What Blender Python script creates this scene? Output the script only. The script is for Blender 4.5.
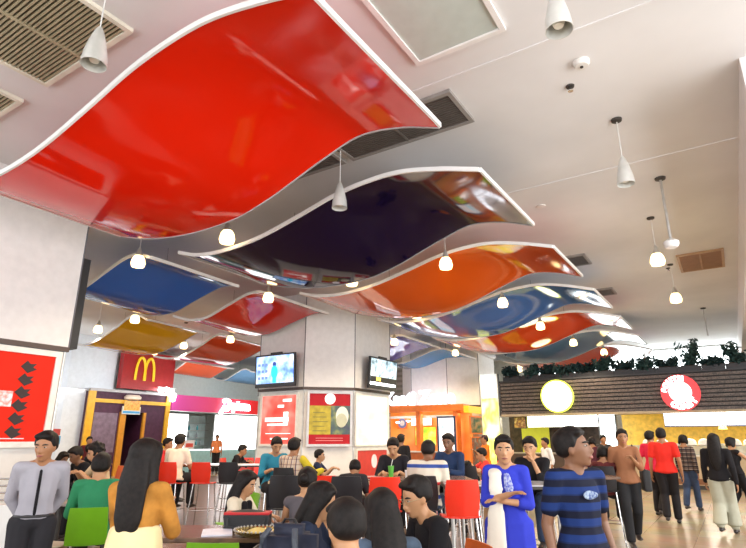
import bpy, bmesh, math, random
from math import sin, cos, tan, pi, radians, atan2, sqrt
from mathutils import Vector, Matrix, noise
random.seed(7)
for o in list(bpy.data.objects): bpy.data.objects.remove(o)
S = bpy.context.scene
COL = S.collection

# ------------------------------------------------------------------ camera
F, PITCH, YAW, CH = 540.0, radians(17), radians(32.8), 1.55
cam = bpy.data.cameras.new('camera'); camo = bpy.data.objects.new('camera', cam); COL.objects.link(camo)
camo.location = (0, 0, CH); camo.rotation_euler = (pi/2 + PITCH, 0, YAW)
cam.sensor_fit = 'HORIZONTAL'; cam.sensor_width = 36; cam.lens = F/746*36; cam.clip_end = 200
S.camera = camo
# ------------------------------------------------------------------ sky, daylight, exposure
w = bpy.data.worlds.new('world'); S.world = w; w.use_nodes = True
nt = w.node_tree; nt.nodes.clear()
wo = nt.nodes.new('ShaderNodeOutputWorld'); bg = nt.nodes.new('ShaderNodeBackground')
bg.inputs['Color'].default_value = (0.93, 0.95, 1.0, 1); bg.inputs['Strength'].default_value = 1.65
nt.links.new(bg.outputs[0], wo.inputs[0])
S.view_settings.view_transform = 'Standard'; S.view_settings.look = 'None'
S.view_settings.gamma = 1; S.view_settings.use_curve_mapping = False
S.view_settings.exposure = 1.0

def area(name, loc, rot, sx, sy, power, col=(1, 1, 1)):
    l = bpy.data.lights.new(name, 'AREA'); l.shape = 'RECTANGLE'; l.size = sx; l.size_y = sy
    l.energy = power; l.color = col
    o = bpy.data.objects.new(name, l); COL.objects.link(o); o.location = loc; o.rotation_euler = rot
    return o
# daylight of the glazed front behind the camera
area('daylight_front', (-6, -6.2, 2.9), (radians(90), 0, 0), 22, 4.6, 100, (1, .97, .92))
area('daylight_side', (5.6, 7, 3.0), (radians(90), 0, radians(90)), 16, 4.2, 340, (1, .97, .91))

# ------------------------------------------------------------------ pixel <-> place helpers
def ray(x, y):
    r = x-373; u = 274-y
    fw = F*cos(PITCH)-u*sin(PITCH); up = F*sin(PITCH)+u*cos(PITCH)
    return Vector((-fw*sin(YAW)+r*cos(YAW), fw*cos(YAW)+r*sin(YAW), up)), fw
def atD(x, y, D):
    v, fw = ray(x, y); p = v*(D/fw); p.z += CH; return p
def atZ(x, y, Z):
    v, fw = ray(x, y); p = v*((Z-CH)/v.z); p.z += CH; return p

# ------------------------------------------------------------------ materials
MATS = {}
def mat(name, col, rough=.5, metal=0, emit=None, es=0, var=.06, scale=6, coat=0, bump=0, spec=.5, trans=0):
    if name in MATS: return MATS[name]
    m = bpy.data.materials.new(name); m.use_nodes = True; MATS[name] = m
    n = m.node_tree.nodes; L = m.node_tree.links; b = n['Principled BSDF']
    b.inputs['Roughness'].default_value = rough; b.inputs['Metallic'].default_value = metal
    b.inputs['Specular IOR Level'].default_value = spec
    if coat: b.inputs['Coat Weight'].default_value = coat; b.inputs['Coat Roughness'].default_value = .04
    if trans: b.inputs['Transmission Weight'].default_value = trans
    tc = n.new('ShaderNodeTexCoord'); nz = n.new('ShaderNodeTexNoise'); nz.inputs['Scale'].default_value = scale
    nz.inputs['Detail'].default_value = 4
    L.new(tc.outputs['Object'], nz.inputs['Vector'])
    rp = n.new('ShaderNodeValToRGB')
    c0 = [max(0, c*(1-var*2)) for c in col]; c1 = [min(1, c*(1+var)) for c in col]
    rp.color_ramp.elements[0].position = .3; rp.color_ramp.elements[1].position = .7
    rp.color_ramp.elements[0].color = (*c0, 1); rp.color_ramp.elements[1].color = (*c1, 1)
    L.new(nz.outputs['Fac'], rp.inputs['Fac']); L.new(rp.outputs['Color'], b.inputs['Base Color'])
    if bump:
        bp = n.new('ShaderNodeBump'); bp.inputs['Strength'].default_value = bump; bp.inputs['Distance'].default_value = .02
        L.new(nz.outputs['Fac'], bp.inputs['Height']); L.new(bp.outputs[0], b.inputs['Normal'])
    if emit: b.inputs['Emission Color'].default_value = (*emit, 1); b.inputs['Emission Strength'].default_value = es
    return m
def stripes(name, bands, axis='Z', per=.1, rough=.8, emit=0, cross=None):
    """bands: list of (start 0..1, colour) repeating each `per` metres along an object axis"""
    if name in MATS: return MATS[name]
    m = bpy.data.materials.new(name); m.use_nodes = True; MATS[name] = m
    n = m.node_tree.nodes; L = m.node_tree.links; b = n['Principled BSDF']; b.inputs['Roughness'].default_value = rough
    b.inputs['Specular IOR Level'].default_value = .2
    tc = n.new('ShaderNodeTexCoord'); sp = n.new('ShaderNodeSeparateXYZ'); L.new(tc.outputs['Object'], sp.inputs[0])
    def ramp(ax, p, bd):
        d = n.new('ShaderNodeMath'); d.operation = 'DIVIDE'; d.inputs[1].default_value = p; L.new(sp.outputs[ax], d.inputs[0])
        f = n.new('ShaderNodeMath'); f.operation = 'FRACT'; L.new(d.outputs[0], f.inputs[0])
        r = n.new('ShaderNodeValToRGB'); r.color_ramp.interpolation = 'CONSTANT'
        e = r.color_ramp.elements
        e[0].position = 0; e[0].color = (*bd[0][1], 1)
        e[1].position = bd[1][0]; e[1].color = (*bd[1][1], 1)
        for q, c in bd[2:]: k = e.new(q); k.color = (*c, 1)
        L.new(f.outputs[0], r.inputs['Fac']); return r
    r = ramp(axis, per, bands); out = r.outputs['Color']
    if cross:
        r2 = ramp(cross[0], cross[1], cross[2]); mx = n.new('ShaderNodeMix'); mx.data_type = 'RGBA'; mx.blend_type = 'MULTIPLY'
        mx.inputs['Factor'].default_value = 1; L.new(out, mx.inputs['A']); L.new(r2.outputs['Color'], mx.inputs['B']); out = mx.outputs['Result']
    L.new(out, b.inputs['Base Color'])
    if emit: L.new(out, b.inputs['Emission Color']); b.inputs['Emission Strength'].default_value = emit
    return m
def noisy(name, cols, scale=3, es=0, rough=.3, stretch=(1, 1, 1)):
    if name in MATS: return MATS[name]
    m = bpy.data.materials.new(name); m.use_nodes = True; MATS[name] = m
    n = m.node_tree.nodes; L = m.node_tree.links; b = n['Principled BSDF']; b.inputs['Roughness'].default_value = rough
    tc = n.new('ShaderNodeTexCoord'); mp = n.new('ShaderNodeMapping'); mp.inputs['Scale'].default_value = stretch
    nz = n.new('ShaderNodeTexNoise'); nz.inputs['Scale'].default_value = scale; nz.inputs['Detail'].default_value = 2
    L.new(tc.outputs['Object'], mp.inputs[0]); L.new(mp.outputs[0], nz.inputs['Vector'])
    r = n.new('ShaderNodeValToRGB'); e = r.color_ramp.elements
    e[0].position = .32; e[0].color = (*cols[0], 1); e[1].position = .68; e[1].color = (*cols[-1], 1)
    for i, c in enumerate(cols[1:-1]): k = e.new(.32+.36*(i+1)/(len(cols)-1)); k.color = (*c, 1)
    L.new(nz.outputs['Fac'], r.inputs['Fac']); L.new(r.outputs['Color'], b.inputs['Base Color'])
    if es: L.new(r.outputs['Color'], b.inputs['Emission Color']); b.inputs['Emission Strength'].default_value = es
    return m

white = mat('white_paint', (.78, .76, .74), .6, var=.03)
cream = mat('cream_laminate', (.74, .72, .68), .35, var=.03)
chrome = mat('chrome', (.75, .75, .76), .2, 1)
silver = mat('brushed_silver', (.62, .63, .62), .35, .8)
black = mat('black_plastic', (.018, .018, .02), .4)
darkmet = mat('dark_metal', (.05, .045, .04), .5, .3)
glow_warm = mat('lit_bulb_glass', (1, .9, .7), .3, emit=(1, .66, .27), es=3.2)
glow_white = mat('lit_white_acrylic', (1, 1, 1), .3, emit=(1, 1, 1), es=4)
wood = mat('wood_laminate', (.16, .085, .05), .25, var=.25, scale=9)

# ------------------------------------------------------------------ mesh builder
class MB:
    def __init__(s): s.v = []; s.f = []
    def add(s, vs, fs):
        k = len(s.v); s.v += [tuple(v) for v in vs]; s.f += [tuple(i+k for i in f) for f in fs]; return s
    def box(s, x0, y0, z0, x1, y1, z1):
        vs = [(x, y, z) for z in (z0, z1) for (x, y) in ((x0, y0), (x1, y0), (x1, y1), (x0, y1))]
        return s.add(vs, [(3, 2, 1, 0), (4, 5, 6, 7), (0, 1, 5, 4), (1, 2, 6, 5), (2, 3, 7, 6), (3, 0, 4, 7)])
    def cyl(s, p0, p1, r0, r1=None, n=12):
        r1 = r0 if r1 is None else r1
        p0 = Vector(p0); p1 = Vector(p1); d = (p1-p0).normalized()
        a = d.orthogonal().normalized(); b = d.cross(a)
        vs = []
        for p, r in ((p0, r0), (p1, r1)):
            for i in range(n): t = 2*pi*i/n; vs.append(p+a*cos(t)*r+b*sin(t)*r)
        fs = [(i, (i+1) % n, n+(i+1) % n, n+i) for i in range(n)]
        fs += [tuple(range(n-1, -1, -1)), tuple(range(n, 2*n))]
        return s.add(vs, fs)
    def tube(s, pts, r, n=8):
        pts = [Vector(p) for p in pts]; rings = []
        up = Vector((0, 0, 1)); vs = []
        for i, p in enumerate(pts):
            d = (pts[min(i+1, len(pts)-1)]-pts[max(i-1, 0)]).normalized()
            a = d.cross(up if abs(d.z) < .95 else Vector((1, 0, 0))).normalized(); b = d.cross(a)
            for k in range(n): t = 2*pi*k/n; vs.append(p+(a*cos(t)+b*sin(t))*r)
        fs = [(i*n+k, i*n+(k+1) % n, (i+1)*n+(k+1) % n, (i+1)*n+k) for i in range(len(pts)-1) for k in range(n)]
        fs += [tuple(range(n-1, -1, -1)), tuple(range((len(pts)-1)*n, len(pts)*n))]
        return s.add(vs, fs)
    def lathe(s, prof, c=(0, 0, 0), n=24):
        vs = []
        for r, z in prof:
            for i in range(n): t = 2*pi*i/n; vs.append((c[0]+r*cos(t), c[1]+r*sin(t), c[2]+z))
        fs = [(j*n+i, j*n+(i+1) % n, (j+1)*n+(i+1) % n, (j+1)*n+i) for j in range(len(prof)-1) for i in range(n)]
        return s.add(vs, fs)
    def prism(s, poly, z0, z1):
        n = len(poly)
        vs = [(x, y, z0) for x, y in poly]+[(x, y, z1) for x, y in poly]
        return s.add(vs, [tuple(range(n-1, -1, -1)), tuple(range(n, 2*n))]+[(i, (i+1) % n, n+(i+1) % n, n+i) for i in range(n)])
    def grid(s, fn, nu, nv, thick):
        """sheet fn(u,v)->Vector, with real thickness along z"""
        top = [fn(i/nu, j/nv) for j in range(nv+1) for i in range(nu+1)]
        N = len(top); vs = [Vector(p) for p in top]+[Vector(p)-Vector((0, 0, thick)) for p in top]; W = nu+1; fs = []
        for j in range(nv):
            for i in range(nu):
                a, b, c, d = j*W+i, j*W+i+1, (j+1)*W+i+1, (j+1)*W+i
                fs.append((a, b, c, d)); fs.append((N+d, N+c, N+b, N+a))
        for i in range(nu): fs.append((i+1, i, N+i, N+i+1)); a = nv*W+i; fs.append((a, a+1, N+a+1, N+a))
        for j in range(nv): a, b = j*W, (j+1)*W; fs.append((a, b, N+b, N+a)); a += nu; b += nu; fs.append((b, a, N+a, N+b))
        return s.add(vs, fs)
    def build(s, name, m, parent=None, smooth=False, bevel=0):
        me = bpy.data.meshes.new(name); me.from_pydata(s.v, [], s.f); me.validate(); me.update()
        if m: me.materials.append(m)
        if smooth:
            for p in me.polygons: p.use_smooth = True
            try: me.set_sharp_from_angle(angle=radians(42))
            except Exception: pass
        o = bpy.data.objects.new(name, me); COL.objects.link(o)
        if parent: o.parent = parent
        if bevel:
            md = o.modifiers.new('bevel', 'BEVEL'); md.width = bevel; md.segments = 2; md.limit_method = 'ANGLE'
        return o
def tag(o, label=None, cat=None, group=None, kind=None):
    if label: o['label'] = label
    if cat: o['category'] = cat
    if group: o['group'] = group
    if kind: o['kind'] = kind
    return o
def struct(name, mb, m, label=None, bevel=0):
    o = mb.build(name, m, bevel=bevel); o['kind'] = 'structure'
    if label: o['label'] = label
    return o
def thing(name, label, cat, loc=(0, 0, 0), rz=0, group=None):
    o = bpy.data.objects.new(name, None); COL.objects.link(o); o.empty_display_size = .1
    o.location = loc; o.rotation_euler = (0, 0, rz); return tag(o, label, cat, group)
def dup(root, loc, rz, label, group=None):
    r = root.copy(); COL.objects.link(r); r.location = loc; r.rotation_euler = (0, 0, rz); r['label'] = label
    if group: r['group'] = group
    for ch in list(root.children):
        c = ch.copy(); COL.objects.link(c); c.parent = r
        for g in ch.children: d = g.copy(); COL.objects.link(d); d.parent = c
    return r
def text(name, body, size, m, parent, loc, rot, extrude=.02, bold=.0, align='CENTER', xs=1):
    c = bpy.data.curves.new(name, 'FONT'); c.body = body; c.size = size; c.extrude = extrude; c.align_x = align; c.align_y = 'CENTER'
    c.offset = bold; c.bevel_depth = 0; c.resolution_u = 3
    t = bpy.data.objects.new('t', c); COL.objects.link(t); bpy.context.view_layer.update()
    me = bpy.data.meshes.new_from_object(t.evaluated_get(bpy.context.evaluated_depsgraph_get()))
    bpy.data.objects.remove(t); bpy.data.curves.remove(c); me.name = name; me.materials.clear(); me.materials.append(m)
    o = bpy.data.objects.new(name, me); COL.objects.link(o); o.parent = parent; o.location = loc; o.rotation_euler = rot; o.scale = (xs, 1, 1)
    return o
FX = (pi/2, 0, pi/2)      # lettering that faces +X
FY = (pi/2, 0, 0)         # lettering that faces -Y

# ================================================================== SETTING
HC = 5.95
def floor_mat():
    m = bpy.data.materials.new('polished_tile'); m.use_nodes = True; n = m.node_tree.nodes; L = m.node_tree.links; b = n['Principled BSDF']
    tc = n.new('ShaderNodeTexCoord'); br = n.new('ShaderNodeTexBrick'); br.offset = 0; br.inputs['Scale'].default_value = 1
    br.inputs['Brick Width'].default_value = .8; br.inputs['Row Height'].default_value = .8; br.inputs['Mortar Size'].default_value = .006
    br.inputs['Color1'].default_value = (.33, .25, .16, 1); br.inputs['Color2'].default_value = (.38, .31, .22, 1); br.inputs['Mortar'].default_value = (.25, .17, .1, 1)
    L.new(tc.outputs['Object'], br.inputs['Vector'])
    nz = n.new('ShaderNodeTexNoise'); nz.inputs['Scale'].default_value = 1.3; L.new(tc.outputs['Object'], nz.inputs['Vector'])
    mx = n.new('ShaderNodeMix'); mx.data_type = 'RGBA'; mx.blend_type = 'OVERLAY'; mx.inputs['Factor'].default_value = .3
    L.new(br.outputs['Color'], mx.inputs['A']); L.new(nz.outputs['Color'], mx.inputs['B']); L.new(mx.outputs['Result'], b.inputs['Base Color'])
    b.inputs['Roughness'].default_value = .24; b.inputs['Specular IOR Level'].default_value = .35
    return m
struct('floor', MB().box(-31, -6, -.1, 6, 33, 0), floor_mat())
fl2 = stripes('dining_boards', [(0, (.085, .048, .022)), (.5, (.11, .062, .028)), (.97, (.03, .016, .008))], 'X', .36, .3)
struct('floor_dining', MB().box(-19.5, 1.5, -.02, -3.4, 20.4, .004), fl2)
struct('ceiling', MB().box(-31, -6, HC, 6, 33, HC+.1), mat('ceiling_paint', (.74, .73, .73), .75, var=.05, scale=.5))
struct('trim_1', MB().box(-31, 5.42, HC-.012, 1.2, 5.46, HC), MATS['ceiling_paint'])
struct('trim_2', MB().box(-31, 9.1, HC-.012, 1.2, 9.14, HC), MATS['ceiling_paint'])
struct('wall_left', MB().box(-31, -6, 0, -30.8, 33, HC), white)
struct('wall_right', MB().box(5.8, 15, 0, 6, 33, HC).box(5.8, -6, 0, 6, 15, .8).box(5.8, -6, 5.2, 6, 15, HC), white)
struct('wall_front', MB().box(-31, -6.2, 0, 6, -6, .35).box(-31, -6.2, 5.4, 6, -6, HC), white)
# back wall with its high windows
wb = MB(); wb.box(-31, 31, 0, 6, 31.2, 4.0).box(-31, 31, 5.9, 6, 31.2, HC).box(-31, 31, 4, -9.4, 31.2, 5.9).box(.75, 31, 4, 6, 31.2, 5.9)
struct('wall_back', wb, mat('pale_wall', (.62, .66, .66), .7))
sky_glass = mat('daylit_window_glass', (.9, .97, 1), .1, emit=(.88, .97, 1), es=3.2)
for i in range(5):
    x0 = -9.4+i*2.03
    fr = struct('window_%d' % (i+1), MB().box(x0+.04, 31.05, 4.04, x0+1.99, 31.08, 5.88), sky_glass)
    MB().box(x0, 31, 4, x0+.06, 31.12, 5.9).box(x0+1.97, 31, 4, x0+2.03, 31.12, 5.9).box(x0, 31, 4, x0+2.03, 31.12, 4.06).box(x0, 31, 5.86, x0+2.03, 31.12, 5.9).build('window_frame', white, fr)
struct('trim_3', MB().box(.75, 7, 5.1, 1.7, 31, HC), mat('soffit_paint', (.80, .76, .76), .6, var=.03))

# octagonal clad columns --------------------------------------------------
def octo(x1, y0, wdx, wdy, c):
    """right face at x1, front face at y0"""
    x0 = x1-wdx; y1 = y0+wdy
    return [(x0+c, y0), (x1-c, y0), (x1, y0+c), (x1, y1-c), (x1-c, y1), (x0+c, y1), (x0, y1-c), (x0, y0+c)]
def inset(poly, cx, cy, k): return [(cx+(x-cx)*k, cy+(y-cy)*k) for x, y in poly]
col_up = mat('column_cladding', (.76, .745, .73), .4, var=.03)
rail = mat('bronze_rail', (.07, .045, .035), .4, .3)
COLS = []
for k, (x1, y0, wx, wy, c, z) in enumerate([(-9.56, 1.75, 4.1, 4.3, 1.05, 3.05), (-9.56, 12.7, 4.05, 4.3, 1.1, 3.02), (-9.56, 22.75, 4.05, 4.3, 1.1, 3.0)]):
    P = octo(x1, y0, wx, wy, c) if k else [(-13.66, .2), (-10.6, .2), (-9.56, 1.2), (-9.56, 5.02), (-13.66, 5.02)]
    cx = x1-wx/2; cy = y0+wy/2
    o = struct('wall_column_%s' % ['near', 'middle', 'far'][k], MB().prism(P, z, HC), col_up)
    MB().prism(inset(P, cx, cy, .975), 0, z-.05).build('lower_cladding', cream, o)
    MB().prism(inset(P, cx, cy, 1.008), z-.05, z+.03).build('shelf_rail', rail, o)
    s = MB()
    for (px, py) in P: s.cyl((cx+(px-cx)*.976, cy+(py-cy)*.976, 0), (cx+(px-cx)*.976, cy+(py-cy)*.976, z-.05), .022, n=8)
    s.build('corner_strip', silver, o)
    s = MB()
    for (px, py) in P[:4]: s.cyl((cx+(px-cx)*1.0, cy+(py-cy)*1.0, z), (cx+(px-cx)*1.0, cy+(py-cy)*1.0, HC-.01), .014, n=6)
    s.build('seam_strip', mat('dark_seam', (.12, .12, .14), .5), o)
MB().box(-9.85, 5.03, 3.08, -9.62, 5.2, 4.75).build('dark_side_box', mat('black_box', (.01, .01, .012), .5), bpy.data.objects['wall_column_near'])  # black box added as a stand-in for the column's dark far side
# plain white column behind the purple kiosk
struct('wall_column_left', MB().prism(octo(-23.4, 12.2, 2.4, 2.6, .25), 0, HC), mat('cool_white', (.74, .79, .86), .5, var=.03))

# ceiling grilles ---------------------------------------------------------
def grille(x0, y0, x1, y1, label, slat, frame, back, along='X', pitch=.045, name='ceiling_grille'):
    t = thing(name, label, 'grille', ((x0+x1)/2, (y0+y1)/2, HC), 0, 'air grilles in the ceiling'); hx = (x1-x0)/2; hy = (y1-y0)/2
    MB().box(-hx, -hy, -.012, hx, hy, -.002).build('backing', back, t)
    f = .06; MB().box(-hx-f, -hy-f, -.05, hx+f, -hy, -.001).box(-hx-f, hy, -.05, hx+f, hy+f, -.001).box(-hx-f, -hy, -.05, -hx, hy, -.001).box(hx, -hy, -.05, hx+f, hy, -.001).build('frame', frame, t)
    s = MB()
    L = hy if along == 'X' else hx
    n = int(2*L/pitch)
    for i in range(n):
        q = -L+(i+.5)*2*L/n
        if along == 'X': s.box(-hx, q-.011, -.04, hx, q+.011, -.014)
        else: s.box(q-.011, -hy, -.04, q+.011, hy, -.014)
    if along == 'X': s.box(-.02, -hy, -.046, .02, hy, -.014)
    else: s.box(-hx, -.02, -.046, hx, .02, -.014)
    s.build('slats', slat, t)
gs = mat('grille_gold', (.42, .37, .24), .5, .2); gb = mat('grille_shadow', (.08, .065, .04), .8); gf = mat('grille_frame', (.75, .72, .6), .5)
grille(-6.72, 1.2, -5.02, 2.68, 'large louvred ceiling grille in a cream frame, upper left, behind the nearest silver pendant', gs, gf, gb)
grille(-9.1, 1.2, -7.45, 2.68, 'louvred ceiling grille cut off by the left edge of the picture', gs, gf, gb)
grille(-4.35, 1.2, -2.7, 2.42, 'louvred ceiling grille just visible at the top edge above the nearest red panel', gs, gf, gb)
ds = mat('dark_grille', (.13, .115, .10), .5); df = mat('dark_grille_frame', (.3, .28, .26), .5)
grille(-4.5, 5.7, -2.5, 6.42, 'dark square grille in the ceiling by the right corner of the nearest red panel', ds, df, gb)
grille(-6.75, 5.7, -4.75, 6.42, 'dark ceiling grille peeping out under the nearest red panel above the navy panel', ds, df, gb)
grille(-8.8, 5.7, -7.0, 6.42, 'dark ceiling grille high over the left end of the navy panel', ds, df, gb)
grille(-4.5, 13.5, -2.5, 14.25, 'dark grille in the ceiling right behind the tip of the orange panel', ds, df, gb)
grille(-4.5, 17.2, -2.5, 17.9, 'dark grille in the ceiling beyond the tip of the steel blue panel', ds, df, gb)
grille(-.5, 14.9, .4, 16.4, 'tan rectangular ceiling grille over the right aisle near the hanging pole', mat('tan_grille', (.36, .19, .09), .6), mat('tan_frame', (.45, .28, .15), .5), gb)
# flush light panel
t = thing('ceiling_light', 'big square flush light panel in a white frame at the top of the ceiling', 'light', (-2.0, 4.3, HC))
MB().box(-.5, -.66, -.02, .5, .62, -.002).build('diffuser', mat('opal_diffuser', (.50, .56, .52), .5, var=.03), t)
MB().box(-.56, -.72, -.045, .56, -.66, -.001).box(-.56, .62, -.045, .56, .68, -.001).box(-.56, -.66, -.045, -.5, .62, -.001).box(.5, -.66, -.045, .56, .62, -.001).build('frame', white, t)
# smoke detector, sprinkler, poles
t = thing('smoke_detector', 'round white smoke detector on the ceiling at top right beside a pendant', 'detector', tuple(atZ(581, 62, HC)))
MB().lathe([(0, 0), (.10, 0), (.10, -.03), (.075, -.065), (0, -.07)]).build('housing', cream, t, True); MB().cyl((0, 0, -.065), (0, 0, -.08), .02).build('sensor', darkmet, t)
def sprinkler(x, y, label):
    t = thing('sprinkler', label, 'sprinkler', tuple(atZ(x, y, HC)))
    MB().lathe([(0, 0), (.055, 0), (.05, -.02), (.015, -.025), (.015, -.07), (0, -.07)]).build('body', darkmet, t, True)
    MB().cyl((0, 0, -.07), (0, 0, -.078), .035).build('deflector', chrome, t)
sprinkler(570, 86, 'small dark sprinkler head on the ceiling below the smoke detector')
sprinkler(668, 268, 'tiny sprinkler head on the ceiling left of the tan grille')
t = thing('ceiling_speaker', 'small round flush ceiling speaker near the right tip of the navy panel', 'speaker', tuple(atZ(541, 206, HC)))
MB().lathe([(0, 0), (.09, 0), (.085, -.015), (0, -.02)]).build('cover', white, t, True)
def pole(x, y, L, head, label):
    t = thing('hanging_pole', label, 'pole', tuple(atZ(x, y, HC)))
    MB().lathe([(0, 0), (.09, 0), (.085, -.03), (.03, -.045), (0, -.045)]).build('canopy', darkmet, t, True)
    MB().cyl((0, 0, -.03), (0, 0, -L), .022).build('shaft', silver, t, True)
    if head:
        MB().lathe([(0, 0), (.05, 0), (.12, -.05), (.12, -.10), (.09, -.15), (0, -.16)], (0, 0, -L)).build('camera_dome', mat('dome_white', (.8, .8, .8), .3), t, True)
pole(660, 178, 1.15, True, 'long grey pole hanging from the ceiling over the right aisle with a white dome camera')
pole(703, 308, 1.0, False, 'thin short pole hanging from the ceiling in front of the high back windows')

# ================================================================== WAVE PANELS
def spl(pts, x):
    if x <= pts[0][0]: return pts[0][1]
    for i in range(len(pts)-1):
        if x <= pts[i+1][0]:
            p0 = pts[max(i-1, 0)]; p1 = pts[i]; p2 = pts[i+1]; p3 = pts[min(i+2, len(pts)-1)]
            h = p2[0]-p1[0]; t = (x-p1[0])/h
            m1 = (p2[1]-p0[1])/(p2[0]-p0[0])*h; m2 = (p3[1]-p1[1])/(p3[0]-p1[0])*h
            return (2*t**3-3*t*t+1)*p1[1]+(t**3-2*t*t+t)*m1+(-2*t**3+3*t*t)*p2[1]+(t**3-t*t)*m2
    return pts[-1][1]
near1 = [(-8.72, 5.09), (-8.2, 4.94), (-7.6, 4.88), (-6.95, 4.9), (-6.37, 4.98), (-5.6, 5.16), (-4.8, 5.36), (-4.1, 5.43), (-3.6, 5.41), (-3.0, 5.28), (-2.4, 5.1)]
far1 = [(-8.72, 5.05), (-8.1, 4.89), (-7.4, 4.76), (-6.6, 4.70), (-5.75, 4.74), (-5.1, 4.90), (-4.6, 5.08), (-4.15, 5.24), (-3.56, 5.40), (-2.95, 5.32), (-2.4, 5.13)]
near2 = [(-13.5, 5.05), (-12.7, 4.83), (-12.0, 4.83), (-11.15, 5.08), (-10.5, 5.27), (-10.0, 5.28), (-9.6, 5.14)]
far2 = [(-13.5, 4.97), (-13.0, 4.82), (-12.0, 4.76), (-11.1, 4.98), (-10.3, 5.17), (-9.9, 5.18), (-9.6, 5.10)]
trim_m = mat('white_edge_trim', (.85, .85, .84), .35, var=.02)
def wave(x_sh, y0, N, Fp, colr, label, gi, rough=.07, xs=1, am=1, zo=0):
    N = [(N[-1][0]+(x-N[-1][0])*xs, 5.1+(z-5.1)*am+zo) for x, z in N]; Fp = [(Fp[-1][0]+(x-Fp[-1][0])*xs, 5.1+(z-5.1)*am+zo) for x, z in Fp]
    xa, xb = N[0][0], N[-1][0]; WD = 2.45
    m = mat('lacquer_'+gi, colr, rough, var=.02, scale=1.2, spec=(.3 if gi == 'navy' else .5))
    t = thing('wave_panel', label, 'ceiling panel', (x_sh+(xa+xb)/2, y0+WD/2, 5.1), 0, 'glossy wave panels hung under the ceiling')
    cx = (xa+xb)/2
    def fn(u, v, off=0):
        x = xa+(xb-xa)*u; vv = v*v*(3-2*v)
        return Vector((x-cx, -WD/2+WD*v, spl(N, x)*(1-vv)+spl(Fp, x)*vv-5.1+off))
    MB().grid(lambda u, v: fn(u, v), 90, 16, .018).build('sheet', m, t, True)
    def strip(path, w, side):
        vs = []; fs = []
        for p in path:
            for a, b in ((0, -.03), (1, -.03), (1, .035), (0, .035)):
                q = p+side*(a*w); vs.append((q.x, q.y, q.z+b))
        for i in range(len(path)-1):
            for k in range(4): fs.append((4*i+k, 4*i+(k+1) % 4, 4*i+4+(k+1) % 4, 4*i+4+k))
        fs += [(0, 1, 2, 3), tuple(4*(len(path)-1)+k for k in (3, 2, 1, 0))]
        return MB().add(vs, fs)
    strip([fn(i/80, 0) for i in range(81)], .03, Vector((0, -1, 0))).build('front_edge_trim', trim_m, t)
    strip([fn(i/80, 1) for i in range(81)], .02, Vector((0, 1, 0))).build('rear_edge_trim', mat('trim_grey', (.45, .45, .46), .3), t)
    strip([fn(0, i/16) for i in range(17)], .03, Vector((-1, 0, 0))).build('end_trim', trim_m, t)
    strip([fn(1, i/16) for i in range(17)], .03, Vector((1, 0, 0))).build('end_trim', trim_m, t)
    for u in (.3, .7):
        for v in (.5,):
            p = fn(u, v); MB().cyl((p.x, p.y, p.z), (p.x, p.y, HC-5.1), .004, n=5).build('suspension_rod', darkmet, t)
R1 = [('red', (.76, .014, .002), 'huge glossy red wave panel, the nearest one, filling the upper left'),
      ('navy', (.007, .003, .026), 'long dark navy purple wave panel behind the big red one'),
      ('orange', (.72, .10, .006), 'bright orange wave panel behind the navy one'),
      ('steel', (.06, .17, .48), 'steel blue wave panel directly behind the bright orange one'),
      ('scarlet', (.75, .07, .012), 'orange red wave panel between the two blue ones on the right'),
      ('slate', (.10, .18, .34), 'slate blue wave panel behind the orange red one'),
      ('brick', (.62, .05, .02), 'farthest brick red wave panel before the high back windows')]
for k, (g, c, lb) in enumerate(R1): wave(0, 2.73+3.7*k if k else 2.73, near1, far1, c, lb, g)
wave(0, 6.4, near2, far2, (.012, .12, .52), 'blue wave panel just right of the big cream column', 'blue')
wave(0, 10.0, near2, far2, (.65, .03, .012), 'small red wave panel in front of the middle column', 'ruby')
wave(0, 17.5, near2, far2, (.09, .08, .42), 'violet blue wave panel right behind the middle column', 'violet')
wave(0, 21.2, near2, far2, (.05, .25, .62), 'light blue wave panel above the orange kiosk', 'sky')
G1 = [(-14.1, 4.78), (-13.2, 4.62), (-12.3, 4.66), (-11.2, 5.0), (-10.5, 5.27), (-10.0, 5.25), (-9.6, 5.08)]
G2 = [(-14.1, 4.74), (-13.2, 4.62), (-12.2, 4.62), (-11.2, 4.85), (-10.3, 5.12), (-9.9, 5.12), (-9.6, 5.02)]
wave(-5.15, 10.0, G1, G2, (.78, .42, .008), 'golden yellow wave panel on the far left near the red sign wall', 'gold')
wave(-5.35, 13.7, G1, G2, (.70, .07, .02), 'orange red wave panel behind the golden yellow one', 'coral')
wave(-11.9, 17.5, near2, far2, (.70, .12, .05), 'small faded orange wave panel right of the red arch sign board', 'salmon', xs=.72, zo=-.05)
wave(-11.9, 21.2, near2, far2, (.16, .33, .55), 'pale blue wave panel over the bright shop with the red fascia', 'pale', xs=.8, zo=-.1)

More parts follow.
